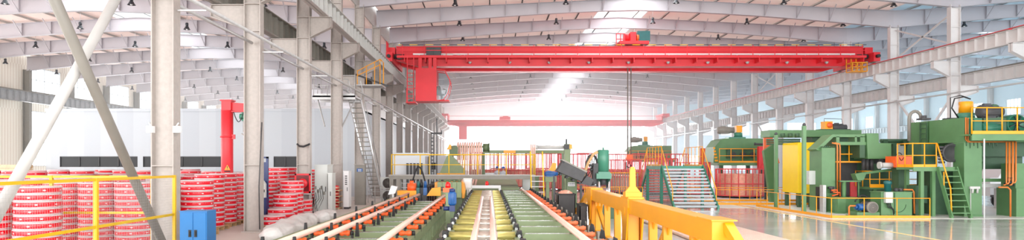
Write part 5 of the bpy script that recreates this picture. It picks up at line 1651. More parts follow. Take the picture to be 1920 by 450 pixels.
# long hydraulic line between the two machines
m = MB(); y = 33.0
m.tube((xat(1651, y), y, zat(264, y)), (xat(1707, y), y, zat(264, y)), .09, 12); m.tube((xat(1655, y), y, zat(269, y)), (xat(1706, y), y, zat(269, y)), .06, 10)
for px in (1658, 1695): m.box(xat(px, y) - .1, xat(px, y) + .1, y - .15, y + .15, zat(273, y), zat(261, y))
m.box(xat(1676, y) - .08, xat(1676, y) + .08, y - .08, y + .08, 0, zat(269, y)); m.box(xat(1700, y) - .08, xat(1700, y) + .08, y - .08, y + .08, 0, zat(269, y))
tag(m.build('hydraulic_line', 'press_green_dark'), 'dark green hydraulic cylinder line bridging the two green machines', 'pipe')
cabinet('pale cabinet with small labels behind the orange feeder box', xat(1684, 33.8), xat(1703, 33.8), 33.8, 34.4, zat(273, 33.8))
# upper walkway with yellow railing beside the power unit
wk = T('work_platform', 'raised green platform with yellow railing behind the hydraulic power unit', 'platform', (17.9, 31, 0))
x0, x1 = xat(1631, 31), xat(1722, 31); zf = zat(351, 31)
m = MB(); m.box(x0, x1, 31, 32.0, zf - .1, zf); m.build('deck', 'press_green', wk)
m = MB(); m.box(x0, x1, 30.96, 31, zf - .02, zf + .14); m.build('kick_board', 'yellow', wk)
railing(wk, [(x0, 32.2), (x0, 31), (x1, 31)], zf, .74, 'yellow', .028, .5)
for x in (x0 + .3, (x0 + x1) / 2, x1 - .3):
    m = MB(); m.box(x - .07, x + .07, 31.1, 31.24, 0, zf - .1); m.build('leg', 'press_green', wk)
# hydraulic power unit
hp = T('hydraulic_power_unit', 'green oil tank with upright dark pump motor inside the low yellow railing', 'machine', (17.3, 28.6, 0))
y = 28.4; x0, x1 = xat(1652, y), xat(1710, y); zt_ = zat(361, y)
m = MB(); m.box(x0, x1, y, y + .8, .04, zt_); m.box(x0 - .03, x1 + .03, y - .03, y + .83, zt_, zt_ + .03); tk = m.build('tank', 'press_green', hp)
m = MB(); m.box(x0 + .1, x0 + .2, y, y + .8, 0, .04); m.box(x1 - .2, x1 - .1, y, y + .8, 0, .04); m.build('skid', 'press_green_dark', hp)
m = MB(); m.path([(xat(1684, y) + .33 * math.cos(a), y - .012, .5 + .33 * math.sin(a)) for a in [PI * .9 + k * PI * 1.1 / 12 for k in range(13)]], .012, 6)
m.tube((xat(1677, y), y - .02, .1), (xat(1677, y), y - .02, zt_), .015, 6); m.build('hatch_rim', 'press_green_dark', tk)
x = xat(1675, y); m = MB(); m.lathe([(.1, 0), (.14, .02), (.14, .3), (.16, .31), (.16, .42), (.1, .46), (0, .47)], (x, y + .4, zt_ + .03), 18); m.build('pump_motor', 'teal', hp)
m = MB(); m.box(xat(1657, y), xat(1670, y), y - .15, y, zat(380, y), zat(360, y)); j = m.build('junction_box', 'cabinet_grey', hp)
m = MB()
for k in range(3): m.path([(xat(1660 + 3 * k, y), y - .1, zat(380, y)), (xat(1662 + 3 * k, y), y - .12, .4), (xat(1672, y), y - .1, .32), (xat(1673, y), y - .1, .06)], .022, 6)
m.build('cable', 'black', j)
for px in (1688, 1697):
    m = MB(); m.lathe([(.07, 0), (.09, .02), (.09, .12), (.05, .15), (0, .16)], (xat(px, y), y + .3, zt_ + .03), 12); m.build('filter_cap', 'charcoal', hp)
m = MB(); m.path([(xat(1700, y), y + .2, zat(356, y)), (xat(1716, y), y + .2, zat(356, y)), (xat(1719, y), y + .2, zat(360, y)), (xat(1720, y), y + .2, .1)], .035, 8); m.build('return_pipe', 'orange_pipe', hp)
# floor motor and pump
fm_ = T('pump_set', 'grey electric motor with teal pump on the floor beside the oil tank', 'motor', (xat(1632, 28.2), 28.2, 0))
y = 28.2; z = zat(389, y); x = xat(1635, y)
m = MB(); m.lathe([(.16, 0.0), (.24, .03), (.24, .55), (.18, .6), (0, .6)], (x, y, z), 22, 'y')
for k in range(20): a = 2 * PI * k / 20; m.bar((x + .24 * math.cos(a), y + .06, z + .24 * math.sin(a)), (x + .24 * math.cos(a), y + .5, z + .24 * math.sin(a)), .018)
b = m.build('motor_body', 'charcoal', fm_)
m = MB(); m.lathe([(0, 0), (.23, 0), (.25, .03), (.25, .1), (.23, .1)], (x, y - .08, z), 22, 'y'); c = m.build('fan_cowl', 'steel_dark', fm_)
m = MB()
for q in range(4): m.path([(x + (.05 + .045 * q) * math.cos(a * PI / 8), y - .088, z + (.05 + .045 * q) * math.sin(a * PI / 8)) for a in range(16)], .008, 4, True)
m.build('cowl_grille', 'charcoal', c)
m = MB(); m.tube((xat(1612, y), y + .2, z), (xat(1625, y), y + .2, z), .15, 16); m.tube((xat(1608, y), y + .2, z), (xat(1612, y), y + .2, z), .09, 12); m.build('pump', 'blue_motor', fm_)
m = MB(); m.box(xat(1606, y), xat(1648, y), y - .05, y + .55, .03, z - .2); m.box(xat(1600, y), xat(1650, y), y - .1, y + .6, 0, .04); m.build('bed_frame', 'press_green', fm_)
m = MB(); m.path([(xat(1610 + 26 * t / 10, y), y + .3, z + .2 + .3 * math.sin(PI * t / 10 * .8 + .1)) for t in range(11)], .03, 8); m.build('hose', 'black', fm_)
m = MB(); m.path([(xat(1592, y), y, .02), (xat(1592, y), y, zat(388, y)), (xat(1594, y), y, zat(386, y)), (xat(1604, y), y, zat(386, y))], .035, 8); tag(m.build('pipe_elbow', 'orange_pipe'), 'orange pipe elbow rising from the floor beside the pump set', 'pipe')
# ------------------------------------------------------------------ cages with copper coils
def basket(x, y, r, h, label, z=0.0, group='red coil baskets', coil_h=.7, base=True):
    """round red cage on a low trolley with a copper coil inside"""
    t = T('coil_basket', label, 'basket', (x, y, z), group)
    m = MB(); n = 22
    for zz in (.16, h * .5, h): m.path([(x + r * math.cos(2 * PI * k / 28), y + r * math.sin(2 * PI * k / 28), z + zz) for k in range(28)], .035, 6, True)
    for k in range(n):
        a = 2 * PI * k / n; m.box(x + r * math.cos(a) - .025, x + r * math.cos(a) + .025, y + r * math.sin(a) - .025, y + r * math.sin(a) + .025, z + .14, z + h)
    m.build('cage', 'red_frame', t)
    m = MB(); m.lathe([(.2, .1), (r - .04, .1), (r - .04, .16), (.2, .16)], (x, y, z), 24)
    for a in (0, PI / 2): m.bar((x - r * math.cos(a), y - r * math.sin(a), z + .08), (x + r * math.cos(a), y + r * math.sin(a), z + .08), .16, .08)
    for k in range(4): a = PI / 4 + k * PI / 2; m.box(x + r * .7 * math.cos(a) - .1, x + r * .7 * math.cos(a) + .1, y + r * .7 * math.sin(a) - .1, y + r * .7 * math.sin(a) + .1, z, z + .1)
    m.build('base', 'charcoal', t)
    m = MB()
    prof = []; rows = max(3, int(coil_h / .07))
    for k in range(rows):
        zz = .17 + k * .07
        prof += [(r - .14, zz), (r - .09, zz + .02), (r - .09, zz + .05)]
    prof = [(r * .4, .165)] + prof + [(r - .14, .17 + rows * .07), (r * .4, .16 + rows * .07)]
    m.lathe(prof, (x, y, z), 32); m.build('copper_coil', 'copper_coil', t)
    return t


y = 44.0; rr = 1.55
basket(xat(1388, y), y, rr, zat(317, y), 'largest red coil basket full of copper right of the crossover stairs', 0, 'red coil baskets', 1.45)
lst = [(1298, 47, 1.2, 'red coil basket directly behind the crossover stairs', 2.3), (1240, 50, 1.2, 'red coil basket behind the left edge of the crossover stairs', 2.6),
       (1170, 50, 1.25, 'red coil basket behind the hanging crane hook', 2.5), (1210, 60, 1.4, 'farther red coil basket between hook and crossover stairs', 3.1),
       (1156, 63.5, 1.4, 'farther red coil basket left of the hanging crane hook', 3.1), (1262, 62, 1.4, 'farther red coil basket above the crossover stairs', 3.1),
       (1075, 55, 1.3, 'red coil basket right of the green post behind the tilted hopper', 3.0), (1024, 58.2, 1.35, 'red coil basket behind the blue motor', 3.1),
       (975, 61.5, 1.3, 'red coil basket behind the yellow handrails right of the workers', 3.2), (908, 60, 1.3, 'red coil basket behind the hanging copper tubes', 3.2),
       (943, 66, 1.3, 'far red coil basket behind the two workers', 3.3), (1010, 70, 1.4, 'faint far red coil basket behind the white horizontal drum', 3.3), (1110, 70, 1.6, 'faint far red coil basket behind the green cylinder press', 3.3)]
for px, y, r, lab, h in lst: basket(xat(px, y), y, r, h, lab, 0, 'red coil baskets', h * .5)
# barrier of dark posts with gilded rails left of the crossover stairs
br = T('bar_railing', 'dark upright bar railing left of the crossover stairs', 'railing', (6.5, 40, 0))
for k in range(12):
    x = xat(1145 + k * 4.6, 40); m = MB(); m.tube((x, 40, 0), (x, 40, 1.7), .03, 8); m.build('bar', 'steel_dark', br)
for z in (1.68, .7):
    m = MB(); m.tube((xat(1143, 40), 40, z), (xat(1198, 40), 40, z), .03, 8); m.build('rail', 'yellow', br)

# ------------------------------------------------------------------ far green machine on the right with yellow railing
def far_machine(label, px0, px1, y, ytop, yfloor, yrail, motor_px, red_px=None):
    r = T('winding_machine', label, 'machine', (xat((px0 + px1) / 2, y), y, 0))
    x0, x1 = xat(px0, y), xat(px1, y); z1 = zat(ytop, y); zf = zat(yfloor, y)
    m = MB(); m.prism([(x0, zf), (x0 + .1, z1 - .6), (x0 + .5, z1 - .1), (x0 + .8, z1), (x1, z1), (x1, zf)], 'y', y + .6, y + 2.6); m.build('housing', 'press_green', r)
    m = MB()
    for k in range(6): m.box(x0 - .02 + .03 * k, x0 + .12 + .05 * k, y + .57, y + .6, z1 - .75 - .22 * k, z1 - .62 - .22 * k)
    m.build('hazard_edge', 'yellow', r)
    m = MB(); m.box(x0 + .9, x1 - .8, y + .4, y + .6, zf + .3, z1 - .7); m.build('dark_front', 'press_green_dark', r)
    for k in range(3):
        m = MB(); m.tube((x0 + 1.3 + k * .7, y + .3, zf + .55), (x0 + 1.3 + k * .7, y + .4, zf + .55), .2, 14); m.build('guide_wheel', 'charcoal', r)
    m = MB(); m.box(x0, x1, y - .6, y + 2.6, zf - .2, zf); m.build('platform', 'press_green', r)
    railing(r, [(x0 + .05, y - .5), (x1 - .3, y - .5)], zf, zat(yrail, y - .5) - zf, 'yellow', .03, .8)
    m = MB(); m.box(x0, x1, y - .56, y - .52, zf - .04, zf + .12); m.build('kick_board', 'yellow', r)
    for x in (x0 + .2, x1 - .4):
        for yy in (y - .4, y + 2.4):
            m = MB(); m.box(x - .12, x + .12, yy - .12, yy + .12, 0, zf - .2); m.build('leg', 'press_green_dark', r)
    xm = xat(motor_px, y); m = MB(); m.box(xm - .8, xm + .4, y + 1.1, y + 1.9, z1, z1 + .12); m.lathe([(.3, 0), (.3, .3), (.2, .34)], (xm, y + 1.5, z1 + .12), 16); m.build('motor_base', 'cyl_green', r)
    m = MB(); m.box(xm - .18, xm + .22, y + 1.3, y + 1.7, z1 + .46, z1 + .95); m.build('motor_gearbox', 'yellow', r)
    motor(r, 'motor', (xm - 1.5, y + 1.5, z1 + .62), 1.2, .24, 'steel_dark')
    if red_px:
        m = MB(); m.box(xat(red_px[0], y), xat(red_px[1], y), y - .9, y - .62, zat(318, y), zat(275, y)); d = m.build('red_panel', 'crane_red', r)
        m = MB(); a, b = xat(red_px[0], y), xat(red_px[1], y); m.bar((a + .1, y - .92, zat(316, y)), (b - .1, y - .92, zat(278, y)), .05); m.build('panel_brace', 'crane_red', d)
        m = MB(); m.tube((xat(red_px[0], y) - .2, y - .75, zat(271, y)), (xat(red_px[1], y), y - .75, zat(271, y)), .07, 8); m.tube((xat(red_px[0], y) - .2, y - .75, zat(273, y)), (xat(red_px[0], y) - .2, y - .75, zat(268, y)), .07, 8)
        m.box(xat(red_px[0], y) + .1, xat(red_px[0], y) + .2, y - .85, y - .65, 0, zat(318, y)); m.box(xat(red_px[1], y) - .2, xat(red_px[1], y) - .1, y - .85, y - .65, 0, zat(318, y)); m.build('panel_stand', 'charcoal', r)
    return r


far_machine('green winding machine with yellow railing above the largest copper basket', 1343, 1438, 46.5, 259, 305, 279, 1399, (1413, 1437))
far_machine('hazy green winding machine with railing behind the crossover stairs', 1178, 1262, 66, 273, 300, 283, 1216)
# orange-red tall panels right of the winding machine
pn = T('orange_screen', 'tall orange-red sheet screen behind the slim green posts', 'screen', (16.9, 41, 0))
m = MB(); m.prism([(xat(1432, 41), zat(250, 41)), (xat(1447, 41), zat(252, 41)), (xat(1462, 41), zat(306, 41)), (xat(1432, 41), zat(306, 41))], 'y', 41, 41.1); m.build('sheet', 'orange_pale', pn)
m = MB(); m.box(xat(1434, 41), xat(1438, 41), 41, 41.1, 0, zat(306, 41)); m.box(xat(1456, 41), xat(1460, 41), 41, 41.1, 0, zat(306, 41)); m.build('stand', 'charcoal', pn)
m = MB(); m.prism([(xat(1431, 38.8), zat(283, 38.8)), (xat(1452, 38.8), zat(268, 38.8)), (xat(1452, 38.8), 0), (xat(1444, 38.8), 0)], 'y', 38.7, 39.0)
tag(m.build('chute_frame', 'press_green'), 'tapered green chute frame standing left of the slim green post', 'frame')
pn = T('orange_screen', 'orange-red sheet screen beside the yellow handrail above the crossover stairs', 'screen', (15, 55, 0))
m = MB(); m.box(xat(1313, 52), xat(1333, 52), 52, 52.1, .4, zat(278, 52)); m.build('sheet', 'orange_pale', pn)
m = MB(); m.box(xat(1315, 52), xat(1317, 52), 52, 52.1, 0, .4); m.box(xat(1329, 52), xat(1331, 52), 52, 52.1, 0, .4); m.build('stand', 'charcoal', pn)

# ------------------------------------------------------------------ grey walkway across the line with yellow railing
y = 36.0; zf = 1.63
cw = T('line_walkway', 'grey steel walkway with yellow railing bridging the tube line', 'walkway', (-.9, 36.6, 0))
x0, x1 = xat(729, y), xat(1003, y)
m = MB(); m.box(x0, x1, y, y + .08, zf - .24, zf - .02); m.box(x0, x1, y + 1.1, y + 1.18, zf - .24, zf - .02); m.build('beam', 'steel_dark', cw)
m = MB(); m.box(x0, x1, y, y + 1.18, zf - .02, zf); m.build('deck', 'galv', cw)
railing(cw, [(x0 + .15, y), (x1, y)], zf, zat(290, y) - zf, 'yellow_lemon', .03, 1.48)
railing(cw, [(x0 + .15, y + 1.15), (x1, y + 1.15)], zf, zat(290, y) - zf, 'yellow_lemon', .026, 2.1)
for px in (734, 747, 1000):
    for yy in (y + .05, y + 1.1):
        m = MB(); x = xat(px, y); m.box(x - .1, x + .1, yy - .08, yy + .08, 0, zf - .24); m.build('leg', 'steel_dark', cw)
m = MB()
for k in range(6): m.box(xat(750, y), xat(778, y), y + .3 , y + .5, .2 + .24 * k, .23 + .24 * k)
for px in (750, 778): m.bar((xat(px, y), y + .4, 0), (xat(px, y), y + .4, zf - .24), .05)
m.build('step_ladder', 'galv', cw)
# yellow step ladder at the right end
sl = T('step_ladder', 'yellow step ladder leaning on the right end of the line walkway', 'ladder', (xat(1006, 35), 35, 0))
y = 35
for px in (996, 1019):
    m = MB(); m.bar((xat(px, y), y - .5, 0), (xat(px, y), y + .7, zat(284, y)), .06, .08); m.build('side_rail', 'yellow_lemon', sl)
for k in range(6):
    t = (k + .7) / 6.4 * .62
    m = MB(); m.box(xat(996, y), xat(1019, y), y - .5 + 1.2 * t - .08, y - .5 + 1.2 * t + .08, 2.87 * t - .02, 2.87 * t + .02); m.build('tread', 'galv', sl)

# white booth with dark window strips behind the walkway
y = 44
bo = T('control_booth', 'low white booth with dark upright slots behind the walkway railing', 'booth', (xat(752, y), y, 0))
x0, x1 = xat(741, y), xat(797, y)
m = MB(); m.box(x0, x1, y, y + 3, 0, zat(289, y)); m.box(x0 - .08, x1 + .08, y - .08, y + 3.08, zat(289, y), zat(289, y) + .08); m.build('wall', 'panel_white', bo)
for k in range(5):
    xx = xat(764 + k * 6.5, y - .6); m = MB(); m.box(xx - .07, xx + .07, y - .65, y - .5, 0, zat(306, y - .6)); m.build('slot_post', 'charcoal', bo)
y = 46
b2 = T('control_booth', 'second white booth right of the dark slots, with a screen', 'booth', (xat(830, y), y, 0))
m = MB(); m.box(xat(805, y), xat(848, y), y, y + 2.5, 0, zat(292, y)); m.build('wall', 'panel_white', b2)
m = MB(); m.box(xat(808, y), xat(817, y), y - .04, y, zat(318, y), zat(305, y)); m.build('screen', 'dark_glass', b2)

# hanging ladder on a dark bracket arm
ha = T('cage_ladder', 'dark hanging ladder on a bracket arm between the left columns and the crane beam', 'ladder', (xat(811, 44), 43.5, 0))
y = 43.5
m = MB()
for px in (808.5, 813): m.bar((xat(px, y), y, .0), (xat(px, y), y, zat(251, y)), .05)
z = .3
while z < zat(252, y): m.bar((xat(808.5, y), y, z), (xat(813, y), y, z), .07); z += .24
m.build('ladder', 'charcoal', ha)
m = MB(); m.bar((xat(808, y), y, zat(250, y)), (xat(829, y), y, zat(250, y)), .1, .12); m.bar((xat(828, y), y, zat(252, y)), (xat(828, y), y, zat(244, y)), .06); m.bar((xat(819, y), y, 0), (xat(819, y), y, zat(222, y)), .07); m.build('bracket_arm', 'charcoal', ha)

# ------------------------------------------------------------------ machine with hanging copper tubes behind the walkway
y = 42.0
tm = T('tube_reeler', 'green reeling machine with a curtain of copper tubes behind the walkway', 'machine', (xat(865, y), y + 1, 0))
m = MB(); m.prism([pz_(822, 330, y), pz_(838, 292, y), pz_(846, 290, y), pz_(872, 320, y), pz_(872, 330, y)], 'y', y, y + 1.5); m.box(xat(822, y), xat(872, y), y, y + 1.5, 0, zat(330, y)); m.build('side_frame', 'olive', tm)
m = MB(); m.prism([pz_(842, 292, y), pz_(842, 274, y), pz_(854, 272, y), pz_(858, 276, y), pz_(858, 292, y)], 'y', y + .2, y + 1.3); m.build('bearing_tower', 'olive_dark', tm)
m = MB(); m.prism([pz_(838, 280, y), pz_(843, 270, y), pz_(846, 272, y), pz_(846, 280, y)], 'y', y - .05, y + .2); m.build('yellow_lever', 'yellow', tm)
m = MB(); m.box(xat(820, y), xat(872, y), y - .3, y, zat(331, y), zat(325, y)); m.build('front_tray', 'yellow', tm)
for k in range(11):
    x = xat(858 + 4.4 * k, y + .6)
    m = MB(); m.path([(x, y + 1.8, zat(330, y)), (x, y + .9, zat(328, y)), (x, y + .8, zat(300, y)), (x, y + .8, zat(271, y)), (x + .02, y + 1.1, zat(267, y)), (x, y + 1.5, zat(270, y)), (x, y + 1.6, zat(300, y))], .05 if k % 3 else .065, 8); m.build('copper_tube', 'copper_bar', tm)
m = MB(); m.box(xat(856, y), xat(905, y), y + .95, y + 1.2, zat(276, y), zat(272.5, y)); m.box(xat(905, y), xat(1062, y), y + 1.2, y + 1.5, zat(287, y), zat(281, y)); m.build('cross_beam', 'olive', tm)
m = MB(); m.box(xat(945, y), xat(968, y), y + 1.1, y + 1.25, zat(287, y), zat(281.5, y)); m.build('yellow_block', 'yellow', tm)
m = MB(); m.tube((xat(905, y), y + 1.2, zat(276, y)), (xat(916, y), y + 1.2, zat(276, y)), .26, 16); m.tube((xat(916, y), y + 1.2, zat(276, y)), (xat(918, y), y + 1.2, zat(276, y)), .3, 16); m.build('guide_drum', 'olive_dark', tm)
for px in (905, 1062):
    m = MB(); x = xat(px, y); m.box(x - .14, x + .14, y + 1.2, y + 1.5, 0, zat(287, y)); m.build('leg', 'olive_dark', tm)
y = 40.5
dr = T('drum_stand', 'white horizontal drum on a green post with yellow end block', 'machine', (xat(1050, y), y, 0))
m = MB(); m.tube((xat(1007, y), y, zat(276, y)), (xat(1058, y), y, zat(276, y)), .1, 14); m.tube((xat(1005, y), y, zat(276, y)), (xat(1008, y), y, zat(276, y)), .14, 14); m.build('drum', 'steel_light', dr)
m = MB(); m.box(xat(1058, y), xat(1069, y), y - .2, y + .3, 0, zat(270, y)); m.build('post', 'olive', dr)
m = MB(); m.box(xat(1057, y), xat(1066, y), y - .26, y - .2, zat(280, y), zat(271, y)); m.lathe([(.05, 0), (.05, .3), (0, .32)], (xat(1062, y), y, zat(270, y)), 8); m.build('bearing', 'charcoal', dr)
m = MB(); m.box(xat(1067, y), xat(1072, y), y - .22, y, zat(279, y), zat(271, y)); m.build('end_block', 'yellow', dr)
for k in range(3):
    m = MB(); x = xat(996 + 3.4 * k, y); m.path([(x, y - .1, zat(330, y)), (x, y - .12, zat(276, y)), (x, y, zat(271.5, y)), (x, y + .12, zat(276, y)), (x, y + .2, zat(325, y))], .04, 8); m.build('copper_tube', 'copper_bar', dr)
m = MB(); m.box(xat(990, y), xat(1010, y), y - .2, y + .3, 0, zat(330, y)); m.build('tube_tray', 'olive_dark', dr)
# blue motor and yellow arm
y = 37.5
bm_ = T('drive_unit', 'bright blue motor with yellow lever on a green stand beside the ladder', 'motor', (xat(1031, y), y, 0))
motor(bm_, 'motor', (xat(1021, y), y, zat(326, y)), .75, .14, 'blue_motor')
m = MB(); m.prism([pz_(1029, 321, y), pz_(1037, 305, y), pz_(1044, 306, y), pz_(1043, 318, y), pz_(1036, 323, y)], 'y', y + .15, y + .35); m.build('lever', 'yellow', bm_)
m = MB(); m.box(xat(1022, y), xat(1043, y), y - .1, y + .5, zat(341, y), zat(331.5, y)); m.box(xat(1024, y), xat(1030, y), y, y + .4, 0, zat(341, y)); m.box(xat(1036, y), xat(1041, y), y, y + .4, 0, zat(341, y)); m.build('stand', 'olive', bm_)
cabinet('grey control desk beside the ladder under the walkway end', xat(980, 38), xat(995, 38), 38, 38.6, 1.35)

# ------------------------------------------------------------------ cylinder press, tilted hopper and bins right of the line
y = 27.5
cp = T('cylinder_press', 'small press with a tall green cylinder and chrome rods behind the yellow beam', 'machine', (xat(1131, y), y, 0))
xc = xat(1131, y)
m = MB(); m.lathe([(.2, 0), (.235, .01), (.235, zat(281, y) - zat(322, y) - .04), (.2, zat(281, y) - zat(322, y)), (0, zat(281, y) - zat(322, y))], (xc, y, zat(322, y)), 24); m.lathe([(.03, 0), (.03, .1), (0, .11)], (xc, y, zat(281, y)), 8); m.build('cylinder', 'cyl_green', cp)
m = MB(); m.box(xc - .32, xc + .3, y - .28, y + .28, zat(335, y), zat(325, y)); m.box(xc - .24, xc + .24, y - .24, y + .24, zat(325, y), zat(322, y)); m.build('top_plate', 'cyl_green', cp)
for ox in (-.2, .2):
    for oy in (-.18, .18):
        m = MB(); m.tube((xc + ox, y + oy, .5), (xc + ox, y + oy, zat(335, y)), .06, 12); m.build('guide_rod', 'chrome', cp)
m = MB(); m.tube((xc, y, zat(347, y)), (xc, y, zat(335, y)), .13, 14); m.build('ram', 'charcoal', cp)
m = MB(); m.box(xc - .45, xc + .45, y - .4, y + .4, 0, .5); m.build('bed', 'press_green_dark', cp)
m = MB(); m.path([(xat(1120, y), y - .1, zat(285, y)), (xat(1112, y), y - .1, zat(289, y)), (xat(1102, y), y - .1, zat(306, y)), (xat(1095, y), y - .1, zat(325, y)), (xat(1092, y), y - .1, zat(340, y))], .06, 8); m.build('hose', 'wood', cp)
# valve stack with cables
m = MB(); m.box(xat(1112, y), xat(1121, y), y - .1, y + .2, zat(345, y), zat(306, y))
m.tube((xat(1105, y), y, zat(310, y)), (xat(1113, y), y, zat(310, y)), .05, 8); m.tube((xat(1106, y), y, zat(318, y)), (xat(1113, y), y, zat(318, y)), .05, 8); m.build('valve_stack', 'charcoal', cp)
# spoked wheel
m = MB(); wx, wz = xat(1110, y + .6), zat(318, y + .6)
m.path([(wx + .26 * math.cos(2 * PI * k / 28), y + .6, wz + .62 * math.sin(2 * PI * k / 28)) for k in range(28)], .05, 8, True)
for k in range(6): a = PI * k / 6; m.bar((wx - .25 * math.cos(a), y + .6, wz - .6 * math.sin(a)), (wx + .25 * math.cos(a), y + .6, wz + .6 * math.sin(a)), .03)
m.build('hose_wheel', 'charcoal', cp)
# tilted dark hopper on its stand
y = 25.5
th = T('tilted_hopper', 'big dark grey hopper tipped on a stand behind the black horns', 'hopper', (xat(1070, y), y, 0))
c0 = Vector((xat(1072, y), zat(321, y))); ang = math.radians(-25)


def rot(u, w): return (c0.x + u * math.cos(ang) - w * math.sin(ang), c0.y + u * math.sin(ang) + w * math.cos(ang))


L_, H_ = .52, .24
m = MB(); m.prism([rot(-L_, -H_), rot(L_, -H_ + .04), rot(L_, H_ - .02), rot(-L_ + .06, H_)], 'y', y, y + .8); bx = m.build('bin', 'charcoal', th, bevel=.01)
m = MB(); m.prism([rot(-L_, H_ - .02), rot(L_ + .02, H_ - .05), rot(L_ + .02, H_ + .01), rot(-L_, H_ + .035)], 'y', y - .03, y + .83); m.build('rim', 'steel_dark', bx)
m = MB(); m.prism([rot(-L_ + .03, H_ - .1), rot(-L_ + .13, H_ - .1), rot(-L_ + .13, H_ - .02), rot(-L_ + .03, H_ - .02)], 'y', y - .02, y - .005); m.build('latch_plate', 'black', bx)
m = MB(); m.prism([rot(L_ + .02, -.28), rot(L_ + .4, -.2), rot(L_ + .4, .06), rot(L_ + .1, .1)], 'y', y + .1, y + .6); m.build('tip_box', 'charcoal', th)
m = MB()
for q in range(4): a = rot(-L_ + .2 + q * .27, -H_ - .04); m.tube((a[0], y + .1, a[1]), (a[0], y + .7, a[1]), .05, 10)
m.build('roller', 'black', th)
for px, top in ((1041, 330), (1092, 348)):
    m = MB(); x = xat(px, y); m.box(x - .04, x + .04, y + .35, y + .45, 0, zat(top, y)); m.build('stand_post', 'charcoal', th)
# grey pillar with white notice plate
y = 26.6; x0, x1 = xat(1062, y), xat(1082, y)
gp = T('notice_pillar', 'grey green pillar with a small white notice plate under the hopper', 'pillar', ((x0 + x1) / 2, y, 0))
m = MB(); m.box(x0, x1, y, y + .3, 0, zat(333, y)); m.build('body', 'olive_dark', gp)
m = MB(); m.box(xat(1065, y), xat(1078, y), y - .01, y, zat(349, y), zat(342, y)); pl = m.build('notice_plate', 'white_paint', gp)
m = MB()
for q in range(4): m.box(xat(1066 + q * 3, y), xat(1068 + q * 3, y), y - .014, y - .01, zat(345.5, y), zat(343.5, y))
m.box(xat(1066, y), xat(1077, y), y - .014, y - .01, zat(347.6, y), zat(346.8, y)); m.build('notice_lines', 'charcoal', pl)
# dark open bins
for k, (px0, px1, y, top, lab) in enumerate(((1046, 1079, 23.8, 363, 'dark open scrap bin with copper offcuts beside the black horns'), (1087, 1101, 22.1, 383, 'low dark scrap bin left of the yellow beam end'))):
    x0, x1 = xat(px0, y), xat(px1, y); z1 = zat(top, y)
    b = T('scrap_bin', lab, 'bin', ((x0 + x1) / 2, y + .4, 0))
    m = MB(); t = .03
    m.box(x0, x1, y, y + t, 0, z1); m.box(x0, x1, y + .8 - t, y + .8, 0, z1); m.box(x0, x0 + t, y, y + .8, 0, z1); m.box(x1 - t, x1, y, y + .8, 0, z1); m.box(x0, x1, y, y + .8, 0, .05); m.build('shell', 'charcoal', b)
    m = MB(); m.box(x0 - .02, x1 + .02, y - .02, y, z1 - .06, z1); m.box(x0 - .02, x1 + .02, y + .8, y + .82, z1 - .06, z1); m.build('rim', 'black', b)
    if k == 0:
        m = MB(); m.lathe([(.0, .12), (.15, .09), (.26, .02), (.28, -.3)], ((x0 + x1) / 2, y + .4, z1), 16)
        tag(m.build('copper_offcuts', 'copper_coil'), 'heap of copper offcuts in the dark scrap bin', 'copper scrap', None, 'stuff')

